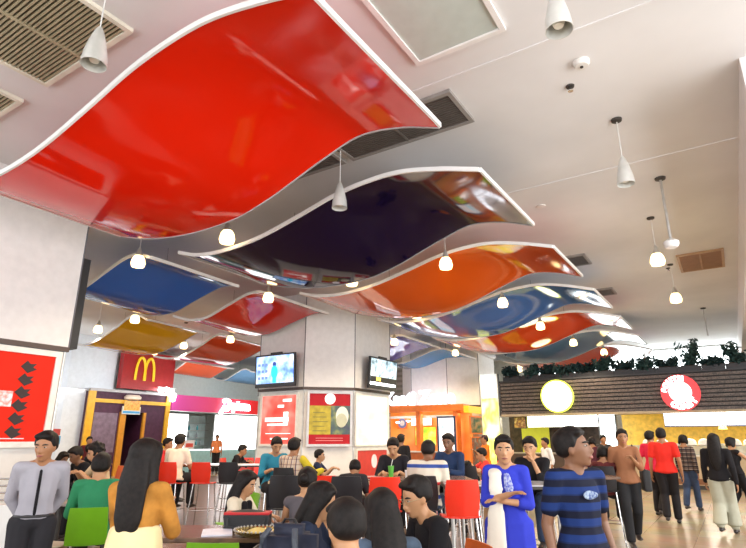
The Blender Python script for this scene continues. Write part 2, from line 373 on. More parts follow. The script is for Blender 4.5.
# ================================================================== PENDANTS
def pendant(lit):
    t = thing('pendant_lamp', 'x', 'pendant lamp', (0, 0, HC))
    MB().lathe([(0, 0), (.075, 0), (.07, -.03), (.02, -.045), (0, -.045)]).build('canopy', darkmet, t, True)
    MB().cyl((0, 0, -.04), (0, 0, -.66), .007, n=6).build('cord', mat('clear_cord', (.7, .7, .68), .4), t)
    if lit:
        sh = MB().lathe([(.02, -.62), (.035, -.66), (.06, -.74), (.085, -.80), (.08, -.80), (.05, -.72), (.02, -.66)]).build('shade', silver, t, True)
        MB().lathe([(.0, -.78), (.085, -.80), (.12, -.86), (.14, -.96), (.12, -1.03), (.0, -1.06)]).build('glowing_diffuser', glow_warm, t, True)
    else:
        MB().lathe([(.018, -.60), (.04, -.64), (.075, -.76), (.105, -.90), (.118, -1.03), (.112, -1.03), (.098, -.90), (.07, -.77), (.03, -.66), (.018, -.60)]).build('shade', mat('satin_aluminium', (.74, .75, .72), .35, .5), t, True)
        MB().lathe([(0, -.86), (.05, -.87), (.06, -.93), (.04, -.985), (0, -.99)]).build('bulb', mat('unlit_bulb', (.9, .88, .8), .3), t, True)
    return t
LIT, OFF = pendant(True), pendant(False)
first = {True: True, False: True}
def put_lamp(x, y, lit, label):
    src = LIT if lit else OFF
    if first[lit]: src.location = (x, y, HC); src['label'] = label; src['group'] = 'pendant lamps'; first[lit] = False; o = src
    else: o = dup(src, (x, y, HC), 0, label, 'pendant lamps')
    if lit:
        l = bpy.data.lights.new('pendant_light', 'SPOT'); l.spot_size = radians(150); l.spot_blend = .5; l.energy = 75; l.color = (1, .82, .58); l.shadow_soft_size = .12
        p = bpy.data.objects.new('pendant_light', l); COL.objects.link(p); p.parent = o; p.location = (0, 0, -1.24)
for x, y, on, lb in [
    (-4.54, 2.18, 0, 'unlit silver pendant lamp nearest the camera, hanging over the left ceiling grille'),
    (-.73, 4.1, 0, 'unlit silver pendant lamp at the top edge, next to the smoke detector'),
    (-.73, 7.6, 0, 'unlit silver pendant lamp left of the long hanging pole'),
    (-4.54, 6.1, 0, 'unlit silver pendant lamp hanging in front of the navy panel'),
    (-.78, 11.86, 1, 'lit pendant lamp beside the lower end of the long hanging pole'),
    (-.75, 15.6, 1, 'lit pendant lamp below the tan ceiling grille'),
    (-7.15, 6.24, 1, 'lit pendant lamp just under the lower edge of the huge red panel'),
    (-9.74, 6.23, 1, 'lit pendant lamp in front of the blue panel near the cream column'),
    (-6.87, 9.76, 1, 'lit pendant lamp under the navy panel above the middle column'),
    (-4.5, 9.77, 1, 'lit pendant lamp hanging in front of the orange panel'),
    (-9.55, 9.85, 1, 'lit pendant lamp in front of the small red panel'),
    (-14.78, 9.6, 1, 'lit pendant lamp at the top of the golden panel'),
    (-17.22, 9.9, 1, 'lit pendant lamp at the left end of the golden panel'),
    (-4.68, 13.65, 1, 'lit pendant lamp in front of the steel blue panel'),
    (-7.28, 13.65, 1, 'lit pendant lamp right of the middle column top'),
    (-14.95, 13.6, 1, 'lit pendant lamp at the right end of the coral panel behind the golden one'),
    (-17.53, 13.6, 1, 'lit pendant lamp in front of the coral panel behind the golden one'),
    (-19.84, 13.95, 1, 'lit pendant lamp in front of the red arch sign board'),
    (-4.74, 17.3, 1, 'lit pendant lamp in front of the orange red panel on the right'),
    (-7.08, 17.3, 1, 'lit pendant lamp above the orange kiosk, left of the orange red panel'),
    (-10.2, 17.3, 1, 'lit pendant lamp in front of the violet panel by the middle column'),
    (-14.9, 17.0, 1, 'lit pendant lamp between the coral panel and the faded orange one'),
    (-4.61, 21.1, 1, 'lit pendant lamp in front of the slate blue panel'),
    (-9.4, 21.0, 1, 'lit pendant lamp under the light blue panel above the kiosk'),
    (-17.6, 21.0, 1, 'lit pendant lamp in front of the pale blue panel'),
    (-4.1, 24.2, 1, 'lit pendant lamp above the dark slatted fascia left of the round red sign'),
    (-7.9, 24.2, 1, 'lit pendant lamp above the blank round sign'),
    (-9.0, 28.1, 1, 'small lit pendant lamp far back at the left end of the slatted fascia')]:
    put_lamp(x, y, bool(on), lb)
#PART2
# ================================================================== POSTERS AND SCREENS ON THE COLUMNS
def board(name, label, cat, loc, rz, w_, h_, frame_m, face_m, fw=.07, group=None):
    """a framed flat board standing against a wall; local x across, z up, faces local -y; origin = bottom centre"""
    t = thing(name, label, cat, loc, rz, group); a = w_/2
    MB().box(-a+fw, -.03, fw, a-fw, -.002, h_-fw).build('printed_sheet', face_m, t)
    MB().box(-a, -.06, 0, a, -.002, fw).box(-a, -.06, h_-fw, a, -.002, h_).box(-a, -.06, fw, -a+fw, -.002, h_-fw).box(a-fw, -.06, fw, a, -.002, h_-fw).build('frame', frame_m, t)
    return t
def slab(t, name, m, x0, z0, x1, z1, d=.006, base=.031):
    return MB().box(x0, -base-d, z0, x1, -base+.001, z1).build(name, m, t)
def disc(t, name, m, cx, cz, r, d=.008, base=.031, rx=None, n=36):
    rx = rx or r
    pts = [(cx+rx*cos(2*pi*i/n), cz+r*sin(2*pi*i/n)) for i in range(n)]
    vs = [(x, -base-d, z) for x, z in pts]+[(x, -base+.001, z) for x, z in pts]
    return MB().add(vs, [tuple(range(n)), tuple(range(2*n-1, n-1, -1))]+[(i+n, (i+1) % n+n, (i+1) % n, i) for i in range(n)]).build(name, m, t)
frame_w = mat('poster_frame_white', (.80, .78, .72), .35)
RX = pi/2          # rz that turns local -y to world +x
# near column: red poster with black emblems
t = board('framed_poster', 'big red poster with black diamond emblems on the near cream column', 'poster', (-9.60, 3.65, 1.42), RX, 2.55, 1.56, frame_w, mat('poster_red', (.62, .018, .006), .6, var=.04, spec=.15, emit=(.8, .03, .01), es=.12), .09)
em = mat('emblem_black', (.03, .015, .015), .6)
for k in range(6):
    z = 1.26-k*.205; x = .78-k*.012
    pts = [(x-.12, z), (x-.03, z+.10), (x+.02, z+.05), (x+.12, z+.06), (x+.07, z), (x+.13, z-.03), (x, z-.10)]
    n = len(pts); vs = [(a, -.04, b) for a, b in pts]+[(a, -.029, b) for a, b in pts]
    MB().add(vs, [tuple(range(n-1, -1, -1)), tuple(range(n, 2*n))]+[(i, (i+1) % n, (i+1) % n+n, i+n) for i in range(n)]).build('emblem', em, t)
wp = mat('poster_white_print', (.85, .8, .84), .5)
slab(t, 'white_print', noisy('brushed_print', [(.9, .85, .9), (.85, .3, .25), (.9, .88, .9)], 9, rough=.4), -.75, .62, .62, .86)
slab(t, 'orange_print', mat('poster_orange', (.85, .3, .02), .4), -1.1, 1.28, -.05, 1.44)
slab(t, 'caption_line', wp, -.9, .13, .9, .145)
# middle column: three boards under the rail.  front face y=12.75, chamfer, right face
fx0, fx1 = -12.45, -10.75
t = board('lit_poster', 'backlit pink red poster on the left face of the middle column', 'poster', (-11.62, 12.755, 1.34), 0, 1.52, 1.56, frame_w,
          noisy('backlit_red', [(.62, .03, .02), (.70, .09, .07), (.7, .24, .2)], 1.4, es=.6, rough=.6), .07)
wt = mat('white_print_lit', (1, .9, .88), .5, emit=(1, .85, .82), es=.7)
for (x0, z0, x1, z1) in [(.15, 1.30, .5, 1.38), (-.05, 1.13, .2, 1.21), (-.55, .72, .4, .84), (.2, .60, .38, 1.0), (-.45, .6, .2, .66), (-.5, .36, .5, .38), (-.3, .2, .4, .24)]: slab(t, 'print_block', wt, x0, z0, x1, z1)
cxm, cym = -10.08, 13.2
t = board('framed_poster', 'red and yellow poster with a white egg shape on the middle face of the column', 'poster', (-10.08+.03, 13.27-.05, 1.34), radians(45), 1.36, 1.58, mat('frame_greyblue', (.55, .57, .62), .35), mat('poster_crimson', (.34, .012, .018), .6, spec=.15, emit=(.5, .03, .04), es=.15), .07)
slab(t, 'yellow_field', mat('poster_yellow', (.42, .33, .03), .6, var=.2, emit=(.5, .4, .03), es=.08), -.61, .34, .03, 1.16)
slab(t, 'dark_picture', noisy('dark_leaves', [(.015, .02, .05), (.04, .08, .05), (.3, .32, .06)], 3), .03, .34, .61, 1.16)
disc(t, 'egg_shape', mat('egg_white', (.75, .76, .70), .5), .37, .86, .28, rx=.19, base=.037)
disc(t, 'egg_shade', mat('egg_cream', (.52, .53, .38), .5), .35, .74, .20, rx=.16, base=.044)
disc(t, 'round_logo', mat('logo_white', (.9, .85, .85), .5, emit=(1, .9, .9), es=.4), .0, 1.36, .16)
for i in range(5): slab(t, 'text_line', mat('olive_print', (.22, .2, .03), .5), -.5, .95-i*.13, -.15+.05*(i % 3), .975-i*.13, base=.037)
for i in range(2): slab(t, 'text_line', mat('pink_print', (.75, .3, .3), .5), -.4, .16+i*.07, .4, .175+i*.07)
t = board('lit_poster', 'overexposed white cream lightbox on the right face of the middle column', 'poster', (-9.605, 14.82, 1.34), RX, 1.95, 1.58, frame_w,
          noisy('backlit_cream', [(.60, .42, .30), (.62, .52, .42), (.62, .56, .48)], 1.6, es=.75), .05)
slab(t, 'pale_red_print', mat('pale_red_lit', (.9, .45, .35), .5, emit=(.95, .5, .4), es=.8), -.7, .35, .7, .37); slab(t, 'pale_red_print', MATS['pale_red_lit'], -.7, .24, .5, .255)
t = board('framed_poster', 'low red poster below the bright lightbox on the middle column', 'poster', (-9.605, 14.82, .35), RX, 1.8, .92, frame_w, mat('poster_red2', (.6, .04, .03), .4), .05)
disc(t, 'white_mark', wp, .1, .55, .2, rx=.16)
def tv(loc, rz, w_, h_, tilt, label, scr):
    t = thing('television', label, 'television', loc, rz)
    t.rotation_euler = (tilt, 0, rz); a = w_/2
    MB().box(-a, -.05, 0, a, .03, h_).build('casing', black, t, bevel=.012)
    MB().box(-a+.05, -.054, .12, a-.05, -.049, h_-.05).build('screen', scr, t)
    MB().box(-.2, .03, h_*.35, .2, .27, h_*.8).build('bracket', darkmet, t); MB().box(-.22, .0, h_-.01, .22, .07, h_+.06).build('mount_cap', black, t)
    return t
scr = noisy('screen_picture', [(.08, .22, .75), (.35, .6, 1), (.9, .95, 1)], 3.2, es=.55)
t = tv((-11.55, 12.44, 3.06), 0, 1.62, 1.0, radians(3), 'television on the left face of the middle column, pale blue picture with figure', scr)
figm = mat('screen_cyan', (.02, .6, .9), .4, emit=(.02, .6, .95), es=.6); dkb = mat('screen_navy', (.02, .05, .25), .4, emit=(.02, .06, .3), es=.6)
disc(t, 'picture_figure', figm, .0, .45, .2, rx=.13, base=.055); MB().box(-.07, -.06, .13, .07, -.054, .3).build('picture_legs', figm, t); disc(t, 'picture_head', dkb, .0, .69, .07, base=.055)
for i in range(3):
    for j in range(3): MB().box(-.68+i*.15, -.06, .25+j*.2, -.58+i*.15, -.054, .33+j*.2).build('picture_block', mat('screen_midblue', (.2, .35, .85), .4, emit=(.2, .35, .85), es=.3), t)
scr2 = noisy('screen_picture_grey', [(.05, .12, .15), (.45, .62, .72), (.9, .97, 1)], 5, es=.5)
t = tv((-9.30, 14.95, 3.06), RX, 1.66, .98, radians(4), 'television on the right face of the middle column with a dark striped picture', scr2)
MB().box(-.78, -.06, .2, .78, -.054, .38).build('picture_band', black, t); MB().box(-.78, -.061, .12, .7, -.055, .2).build('picture_caption', glow_white, t)
MB().box(-.45, -.066, .25, -.2, -.06, .36).build('picture_badge', mat('badge_yellow', (.9, .6, .1), .5, emit=(.9, .6, .1), es=1), t)

# ================================================================== LEFT SHOPS (facing +X, wall plane x=-23)
XL = -23
shopw = mat('shop_white', (.80, .85, .85), .5, var=.03)
struct('wall_shop_header', MB().box(XL-2.6, 17.4, 2.95, XL-.26, 30.9, 3.66).box(XL-2.6, 17.4, 3.66, XL-2.0, 30.9, HC), mat('header_pale', (.70, .76, .74), .5, var=.03))
struct('wall_shop_back', MB().box(XL-4.2, 9, 0, XL-4.0, 30.9, HC), shopw)
# red fascia with white glowing letters
t = thing('shop_sign', 'long magenta to red shop fascia with glowing white lettering', 'sign', (XL, 20.6, 2.9))
m = bpy.data.materials.new('fascia_red'); m.use_nodes = True; MATS['fascia_red'] = m
n_ = m.node_tree.nodes; L_ = m.node_tree.links; b_ = n_['Principled BSDF']; tc_ = n_.new('ShaderNodeTexCoord'); sp_ = n_.new('ShaderNodeSeparateXYZ'); mr_ = n_.new('ShaderNodeMapRange'); rp_ = n_.new('ShaderNodeValToRGB')
L_.new(tc_.outputs['Object'], sp_.inputs[0]); L_.new(sp_.outputs['Y'], mr_.inputs['Value']); mr_.inputs['From Min'].default_value = -3; mr_.inputs['From Max'].default_value = 3
L_.new(mr_.outputs[0], rp_.inputs['Fac']); e = rp_.color_ramp.elements; e[0].color = (.42, .035, .22, 1); e[1].color = (.62, .015, .008, 1); k_ = e.new(.5); k_.color = (.5, .02, .06, 1)
L_.new(rp_.outputs[0], b_.inputs['Base Color']); L_.new(rp_.outputs[0], b_.inputs['Emission Color']); b_.inputs['Emission Strength'].default_value = .22; b_.inputs['Roughness'].default_value = .6
MB().box(-.25, -3.1, 0, 0, 3.9, .76).build('fascia_box', m, t)
glow5 = mat('sign_glow', (1, 1, 1), .3, emit=(1, .98, .98), es=6)
MB().tube([(.06, .62-.26*cos(a*.35)-.28, .42+.24*sin(a*.35)) for a in range(2, 17)], .11, 8).build('swirl_letter', glow5, t, True)
MB().tube([(.06, .25, .35), (.06, .1, .12), (.06, -.02, -.05)], .10, 8).build('swirl_tail', glow5, t, True)
text('sign_lettering', 'pinza', .62, glow5, t, (.05, 1.45, .40), FX, .04, .035)
# shop interior: bright back panels, shelves, counter, staff
t = thing('lit_wall_panel', 'blown out white lit wall panel inside the red fascia shop at right', 'panel', (XL-1.6, 23.3, .9))
MB().box(0, -1.6, 0, .06, 1.9, 1.95).build('face', mat('panel_light', (1, 1, 1), .4, emit=(.97, 1, 1), es=2.2), t); MB().box(-.02, -1.66, -.05, .03, 1.96, 2.0).build('frame', silver, t)
t = thing('lit_wall_panel', 'blown out white lit wall panel inside the red fascia shop at left', 'panel', (XL-1.6, 18.9, .9))
MB().box(0, -1.3, .2, .06, .9, 1.9).build('face', MATS['panel_light'], t); MB().box(-.02, -1.36, .15, .03, .96, 1.95).build('frame', silver, t)
t = thing('back_bar_shelf', 'pale green shelf unit with bottles behind the orange clad server', 'shelf', (XL-2.6, 20.9, 0))
MB().box(-.2, -.9, 0, 0, 1.0, 2.8).build('back', mat('pale_teal', (.55, .68, .68), .5), t)
for z in (1.2, 1.6, 2.0, 2.4):
    MB().box(0, -.9, z, .3, 1.0, z+.03).build('shelf_board', silver, t)
bott = None
bm_ = [mat('bottle_teal', (.05, .35, .4), .2), mat('bottle_grey', (.3, .32, .35), .2)]
for i in range(16):
    z = 1.23+.4*(i % 3); y = 20.1+(i//3)*.28
    if 20.7 < y < 21.2: continue
    o = MB().lathe([(0, 0), (.05, 0), (.05, .16), (.02, .22), (.02, .28), (0, .28)]).build('bottle', bm_[i % 2], None, True); o.location = (XL-2.45, y, z)
    tag(o, 'small dull bottle on the pale shelves behind the server in orange', 'bottle', 'bottles on the shelves behind the orange clad server')
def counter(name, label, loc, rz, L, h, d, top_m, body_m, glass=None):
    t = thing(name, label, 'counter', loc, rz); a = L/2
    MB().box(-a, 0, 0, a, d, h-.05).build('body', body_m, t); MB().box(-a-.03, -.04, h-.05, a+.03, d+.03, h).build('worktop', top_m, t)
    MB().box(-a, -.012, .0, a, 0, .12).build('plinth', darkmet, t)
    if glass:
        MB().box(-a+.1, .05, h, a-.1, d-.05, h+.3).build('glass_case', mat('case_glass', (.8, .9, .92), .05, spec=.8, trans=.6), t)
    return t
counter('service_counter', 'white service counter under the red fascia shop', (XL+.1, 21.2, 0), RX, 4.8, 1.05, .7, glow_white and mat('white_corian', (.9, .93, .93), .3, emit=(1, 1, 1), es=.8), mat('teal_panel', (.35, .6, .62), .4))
t = thing('menu_stand', 'small red and white menu board at the left end of the bright shop counter', 'menu', (XL+.2, 18.6, 1.05))
MB().box(-.02, -.3, 0, .02, .3, .45).build('board', mat('menu_pale', (.85, .8, .8), .5), t); MB().box(.02, -.22, .12, .03, .22, .3).build('print', mat('menu_red', (.7, .08, .05), .5), t)

# purple kiosk with yellow frame
purp = mat('kiosk_purple', (.065, .014, .045), .6, var=.15); yel = mat('kiosk_yellow', (.75, .40, .02), .4)
t = thing('food_kiosk', 'purple kiosk with a yellow frame and a dark doorway below the red arch board', 'kiosk', (XL, 15.3, 0))
MB().box(-2.6, -1.95, 0, -.02, -.35, 3.55).box(-2.6, .75, 0, -.02, 2.0, 3.55).box(-2.6, -.35, 2.72, -.02, .75, 3.55).box(-2.6, -.35, 0, -2.3, .75, 2.72).build('purple_wall', purp, t)
MB().box(-.05, -2.05, 0, .06, -1.75, 3.62).box(-.05, 1.85, 0, .06, 2.08, 3.55).box(-.05, -1.75, 3.08, .06, 1.85, 3.24).build('yellow_frame', yel, t)
MB().box(-.05, -.50, 0, .07, -.22, 2.72).box(-.05, .68, 0, .07, .80, 2.72).build('door_jamb', mat('amber_jamb', (.62, .26, .02), .4), t)
MB().box(-.01, -1.7, 1.0, .02, -.6, 2.65).build('lilac_panel', mat('lilac', (.20, .14, .20), .4, var=.15), t)
MB().box(-2.6, -2.05, 3.55, .1, 2.08, 3.66).build('roof_edge', mat('roof_grey', (.5, .48, .5), .5), t)
t = thing('hanging_sign', 'small orange white and blue sign over the dark doorway of the purple kiosk', 'sign', (XL+.11, 15.25, 2.62))
MB().box(0, -.45, 0, .06, .45, .34).build('sign_board', mat('sign_cream', (.75, .72, .65), .5), t)
MB().box(.06, -.42, .04, .07, .42, .14).build('blue_band', mat('band_blue', (.05, .3, .6), .5), t)
MB().box(.06, -.40, .17, .07, .40, .58).build('orange_print', noisy('print_orange', [(.8, .25, .03), (.7, .5, .1)], 12), t)
MB().lathe([(0, 0), (.2, 0), (.36, .06), (.38, .16), (.28, .24), (0, .26)], (0.02, 0, .60)).build('bun_top', mat('bun_pale', (.8, .7, .6), .5), t, True)
# red board with arches
t = thing('arch_sign', 'dark red wall board carrying a yellow double arch letter above the purple kiosk', 'sign', (XL, 16.0, 3.75))
MB().box(-.3, -1.35, 0, 0, 1.45, 1.75).build('red_board', mat('board_red', (.36, .014, .016), .4), t)
def arch(yc, wd, H):
    pts = []
    for i in range(25):
        a = pi*i/24; pts.append((.06, yc-wd*cos(a), .30+H*sin(a)**.75))
    return pts
am = MB()
for yc in (-.235, .235):
    P = [(x, y-.22, z+.12) for x, y, z in arch(yc, .25, 1.05)]
    for i in range(len(P)-1):
        (x, y0, z0), (x, y1, z1) = P[i], P[i+1]
        wgt = lambda z: .045+.05*(1-(z-.3)/1.02)
    am.tube([Vector(p) for p in P], .062, 6)
am.build('double_arch', mat('arch_yellow', (.75, .50, .015), .4, emit=(.7, .45, .02), es=.25), t)
# beige shop at far left behind the tables, with beams and pale signs
t = thing('shop_bulkhead', 'pale blue white bulkhead over the beige shop at far left', 'bulkhead', (XL-.6, 11.6, 2.7))
MB().box(-.4, -2.4, 0, 0, .55, .95).build('face', mat('bulkhead_blue', (.58, .66, .80), .4), t)
MB().box(-.42, -2.4, -.1, .02, .55, 0).build('lower_edge', darkmet, t)
t = thing('shop_backdrop', 'beige lit back panel of the far left shop', 'panel', (XL-1.6, 11.6, 0))
MB().box(-.05, -2.5, .9, 0, .5, 2.6).build('face', noisy('beige_lit', [(.7, .52, .28), (.85, .68, .42), (.9, .75, .5)], 1.2, es=.5), t); MB().box(-.05, -2.5, 0, .3, .5, .9).build('base', darkmet, t)
t = thing('menu_sign', 'red and blue counter sign in the beige shop at far left', 'menu', (XL-.4, 12.0, 1.35))
MB().box(-.03, -.5, .35, .03, .5, .6).build('red_half', mat('sign_red', (.5, .05, .04), .5), t); MB().box(-.03, -.55, 0, .03, .55, .32).build('blue_half', mat('sign_blue', (.1, .4, .65), .5), t); MB().cyl((0, 0, -.35), (0, 0, 0), .02).build('post', darkmet, t)
t = thing('ceiling_beam', 'white beams and duct under the ceiling above the beige shop', 'beam', (XL-1.5, 12.5, 4.4))
MB().box(-.5, -4, 0, .5, -.35, .22).box(-.5, -4, .7, .5, -.35, .9).build('beam', shopw, t); MB().box(-.3, -1.6, .22, .3, -.7, .7).build('orange_panel', mat('beam_orange', (.5, .18, .04), .5), t)
for k, (y, z) in enumerate([(11.0, 3.83), (11.55, 3.83)]):
    t = thing('light_box', ['left', 'right'][k]+' one of two glowing white boxes above the far left bulkhead', 'light', (XL-.9, y, z-.15))
    MB().box(-.1, -.24, 0, .1, .24, .42).build('glow_face', glow_white, t, bevel=.08); MB().box(-.12, -.26, -.03, -.08, .26, .45).build('back_tray', silver, t)
t = thing('spot_cluster', 'cluster of glowing white spotlights at the right corner of the purple kiosk', 'light', (XL+.1, 17.1, 3.7))
for (y, z) in ((-.45, .1), (-.15, .14), (.15, .05), (.3, -.12), (.25, -.3)):
    MB().lathe([(0, -.12), (.11, -.09), (.14, 0), (.11, .09), (0, .12)], (0.1, y, z), 16).build('spot_head', glow5, t, True)
MB().box(-.05, -.6, .2, .05, .45, .25).build('rail', silver, t)

# ================================================================== ORANGE KIOSK ROUND THE FAR COLUMN (front y=21.9)
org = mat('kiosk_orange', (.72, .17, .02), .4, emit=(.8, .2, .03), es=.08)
t = thing('orange_kiosk', 'orange snack kiosk with glowing name sign round the foot of the far column', 'kiosk', (-11.5, 21.9, 0))
MB().box(-2.2, -.1, 2.72, 2.0, .5, 2.98).box(1.45, .0, 0, 1.62, .4, 2.72).box(-2.2, .0, 0, -2.0, .4, 2.72).box(-.35, .0, 0, -.15, .3, 2.72).build('orange_frame', org, t)
MB().box(-2.0, -.05, 0, 1.45, .4, 1.0).build('counter_front', mat('counter_orange', (.5, .12, .02), .4), t); MB().box(-2.1, -.15, 1.0, 1.5, .5, 1.05).build('counter_top', cream, t)
MB().box(-2.1, .72, 0, 2.0, .80, 2.9).build('back_panel', noisy('orange_back', [(.75, .2, .03), (.85, .33, .06), (.85, .45, .15)], .9, es=.2), t)
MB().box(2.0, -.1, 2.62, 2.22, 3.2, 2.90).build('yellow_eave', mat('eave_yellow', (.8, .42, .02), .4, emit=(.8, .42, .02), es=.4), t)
MB().box(-2.0, .3, 2.45, 1.4, .34, 2.55).build('lamp_rail', silver, t)
text('sign_lettering', 'Kaati Zone', .80, mat('sign_glow_blue', (1, 1, 1), .3, emit=(.86, .9, 1), es=2.2), t, (-.15, -.12, 3.28), FY, .05, .03, xs=.98)
for i, (x, z) in enumerate([(-1.45, 2.3), (.05, 2.3), (-.9, 2.35)]):
    MB().lathe([(0, -.06), (.07, -.05), (.09, 0), (0, .01)], (x, .28, z), 12).build('spotlight', glow5, t, True)
b = board('menu_board', 'lime green menu board with a pale centre inside the orange kiosk', 'menu', (-11.7, 22.55, 1.25), 0, 1.1, .85, org, noisy('lime', [(.25, .55, .02), (.5, .75, .05), (.8, .9, .4)], 2.2, es=.35), .03)
b = board('menu_board', 'white menu board above the lime green one in the orange kiosk', 'menu', (-11.9, 22.55, 2.12), 0, 1.1, .45, org, mat('menu_white', (.8, .8, .85), .5, emit=(.8, .8, .9), es=.5), .02)
b = board('menu_board', 'small grey blue picture board right of the lime green one', 'menu', (-10.85, 22.55, 1.3), 0, .42, .75, org, mat('menu_blue', (.45, .55, .68), .5, emit=(.4, .5, .65), es=.4), .02)
b = board('round_badge', 'blue and grey round badge at the left of the orange kiosk', 'sign', (-12.9, 22.55, 2.0), 0, .5, .5, org, org, .02)
disc(b, 'badge_disc', mat('badge_blue', (.12, .16, .4), .5), 0, .25, .22); disc(b, 'badge_centre', mat('badge_grey', (.5, .5, .55), .5), 0, .25, .12, base=.038)
b = board('digital_sign', 'tall backlit digital sign in a blue black frame in front of the orange kiosk', 'sign', (-10.15, 21.45, .75), 0, .84, 1.72, mat('frame_blueblack', (.02, .06, .14), .3), noisy('digital_face', [(.25, .8, 1), (1, .95, .95), (1, .8, .8), (1, 1, .95)], 1.1, es=.8), .07)
MB().box(-.3, -.1, -.75, .3, .1, -.7).box(-.05, -.03, -.75, .05, .03, 0).build('stand', black, b)
b = board('picture_panel', 'large picture of a dark green dish on the side wall of the orange kiosk', 'picture', (-9.36, 23.0, 1.75), RX, 2.0, .75, org, noisy('dish_picture', [(.02, .06, .03), (.06, .14, .08), (.4, .25, .12), (.55, .35, .2)], 2.4, stretch=(1, 1, 2)), .06)
b = board('picture_panel', 'lower busy food picture on the side wall of the orange kiosk', 'picture', (-9.36, 23.0, .25), RX, 2.0, 1.4, org, noisy('food_picture', [(.06, .05, .06), (.55, .12, .02), (.12, .12, .14), (.6, .5, .4)], 3), .05)
# shutter wall between middle column and kiosk
struct('wall_shutter', MB().box(-17.5, 28.5, 0, -12.5, 28.7, HC), stripes('shutter_grey', [(0, (.25, .23, .2)), (.5, (.36, .33, .3))], 'Z', .3, .5))

# ================================================================== STALLS ON THE RIGHT (fascia plane y=22.4)
YF = 22.4
slat = stripes('slatted_wood', [(0, (.10, .075, .06)), (.72, (.018, .014, .012))], 'Z', .16, .45)
t = thing('slatted_fascia', 'long dark brown slatted fascia above the food stalls on the right', 'fascia', (-3.0, YF, 2.5))
MB().box(-5.08, .05, 0, 6.5, .35, 1.32).build('backing', mat('fascia_back', (.02, .016, .014), .6), t)
s = MB()
for i in range(9): s.box(-5.08, -.02, .02+i*.145, 6.5, .06, .12+i*.145)
s.build('slats', mat('fascia_slat', (.13, .10, .085), .4, var=.3, scale=20), t)
MB().box(-5.08, -.06, -.06, 6.5, .4, .02).build('lower_trim', mat('trim_beige', (.45, .36, .24), .5), t); MB().box(-5.08, -.05, 1.32, 6.5, .9, 1.38).build('ledge', mat('ledge_dark', (.03, .03, .035), .4), t)
# blank yellow rimmed disc sign
t = thing('round_sign', 'blank glowing round sign with a yellow rim on the slatted fascia', 'sign', (-5.7, YF-.08, 2.57))
disc(t, 'rim', mat('rim_lime', (.75, .8, .05), .4, emit=(.8, .9, .08), es=1.3), 0, .6, .63, d=.10, base=0, n=48)
disc(t, 'glowing_face', mat('disc_glow', (1, 1, .9), .4, emit=(1, 1, .72), es=3), 0, .6, .57, d=.02, base=.10, n=48)
t = thing('round_sign', 'round red sign with a white centre and white lettering on the slatted fascia', 'sign', (-1.42, YF-.08, 2.50))
disc(t, 'rim', mat('sign_scarlet', (.85, .05, .06), .4, emit=(.95, .06, .07), es=.35), 0, .62, .62, d=.10, base=0, n=48)
disc(t, 'white_centre', mat('sign_centre', (1, 1, 1), .4, emit=(.95, 1, 1), es=.8), 0, .64, .36, d=.02, base=.10, n=48)
lw = mat('sign_letter_white', (1, 1, 1), .4, emit=(1, 1, 1), es=2)
def arc_text(body, r, a0, a1, size, up):
    for i, ch in enumerate(body):
        a = radians(a0+(a1-a0)*i/(len(body)-1))
        x = r*cos(a); z = .62+r*sin(a)
        rot = (a-pi/2) if up else (a+pi/2)
        o = text('letter', ch, size, lw, t, (x, -.125, z), (0, 0, 0), .012, .022)
        o.matrix_local = Matrix.Translation((x, -.125, z)) @ Matrix.Rotation(-rot, 4, 'Y') @ Matrix.Rotation(pi/2, 4, 'X')
arc_text('SOUTH', .48, 168, 82, .24, True); arc_text('COAST', .48, 238, 322, .25, False)
struct('ceiling_stall', MB().box(-8.05, 22.72, 2.49, 5.7, 24.6, 2.55), mat('stall_ceiling', (.25, .22, .18), .7))
# stall one (left): lit menus, dark wall, olive panel
t = thing('stall_wall', 'dark brown back wall of the left food stall', 'wall', (-6.2, 24.5, 0))
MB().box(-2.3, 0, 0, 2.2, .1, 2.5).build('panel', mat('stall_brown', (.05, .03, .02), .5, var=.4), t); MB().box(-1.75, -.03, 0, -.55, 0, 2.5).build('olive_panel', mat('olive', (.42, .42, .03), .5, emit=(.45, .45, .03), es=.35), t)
t = thing('lit_menu', 'long blown out yellow white menu lightbox of the left food stall', 'menu', (-6.0, 23.5, 2.02))
MB().box(-1.35, 0, 0, 1.6, .12, .47).build('case', silver, t)
mm = noisy('menu_glow', [(1, .95, .55), (1, 1, .9), (1, 1, .95)], 2, es=2.6)
for i in range(4): MB().box(-1.33+i*.735, -.02, .02, -.63+i*.735, 0, .45).build('menu_panel', mm, t)
t = thing('lit_menu', 'bright pale door panel at the right end of the left food stall', 'menu', (-4.15, 23.3, .9))
MB().box(-.28, 0, 0, .28, .1, 1.6).build('lit_face', mat('door_glow', (.9, 1, 1), .4, emit=(.85, .97, 1), es=2.4), t); MB().box(-.34, -.02, -.9, -.28, .12, 1.65).box(.28, -.02, -.9, .34, .12, 1.65).build('post', mat('post_blue', (.1, .12, .16), .4), t)
t = thing('food_picture', 'small framed dish picture left of the yellow white menu lightbox', 'picture', (-7.68, 23.5, 1.98))
MB().box(-.28, 0, 0, .28, .05, .5).build('frame', darkmet, t); MB().box(-.24, -.01, .04, .24, 0, .46).build('print', noisy('dish2', [(.6, .35, .05), (.15, .05, .02), (.8, .6, .2)], 5), t)
t = thing('lit_pillar', 'glowing lime and white glass strip where the slatted fascia starts', 'light', (-8.45, 22.3, 0))
MB().box(-.42, 0, .3, .3, .2, 3.2).build('lower_glow', noisy('lime_glow', [(.95, 1, .75), (.75, .85, .1), (1, 1, .8)], 1.3, es=.7, stretch=(1, 1, .6)), t)
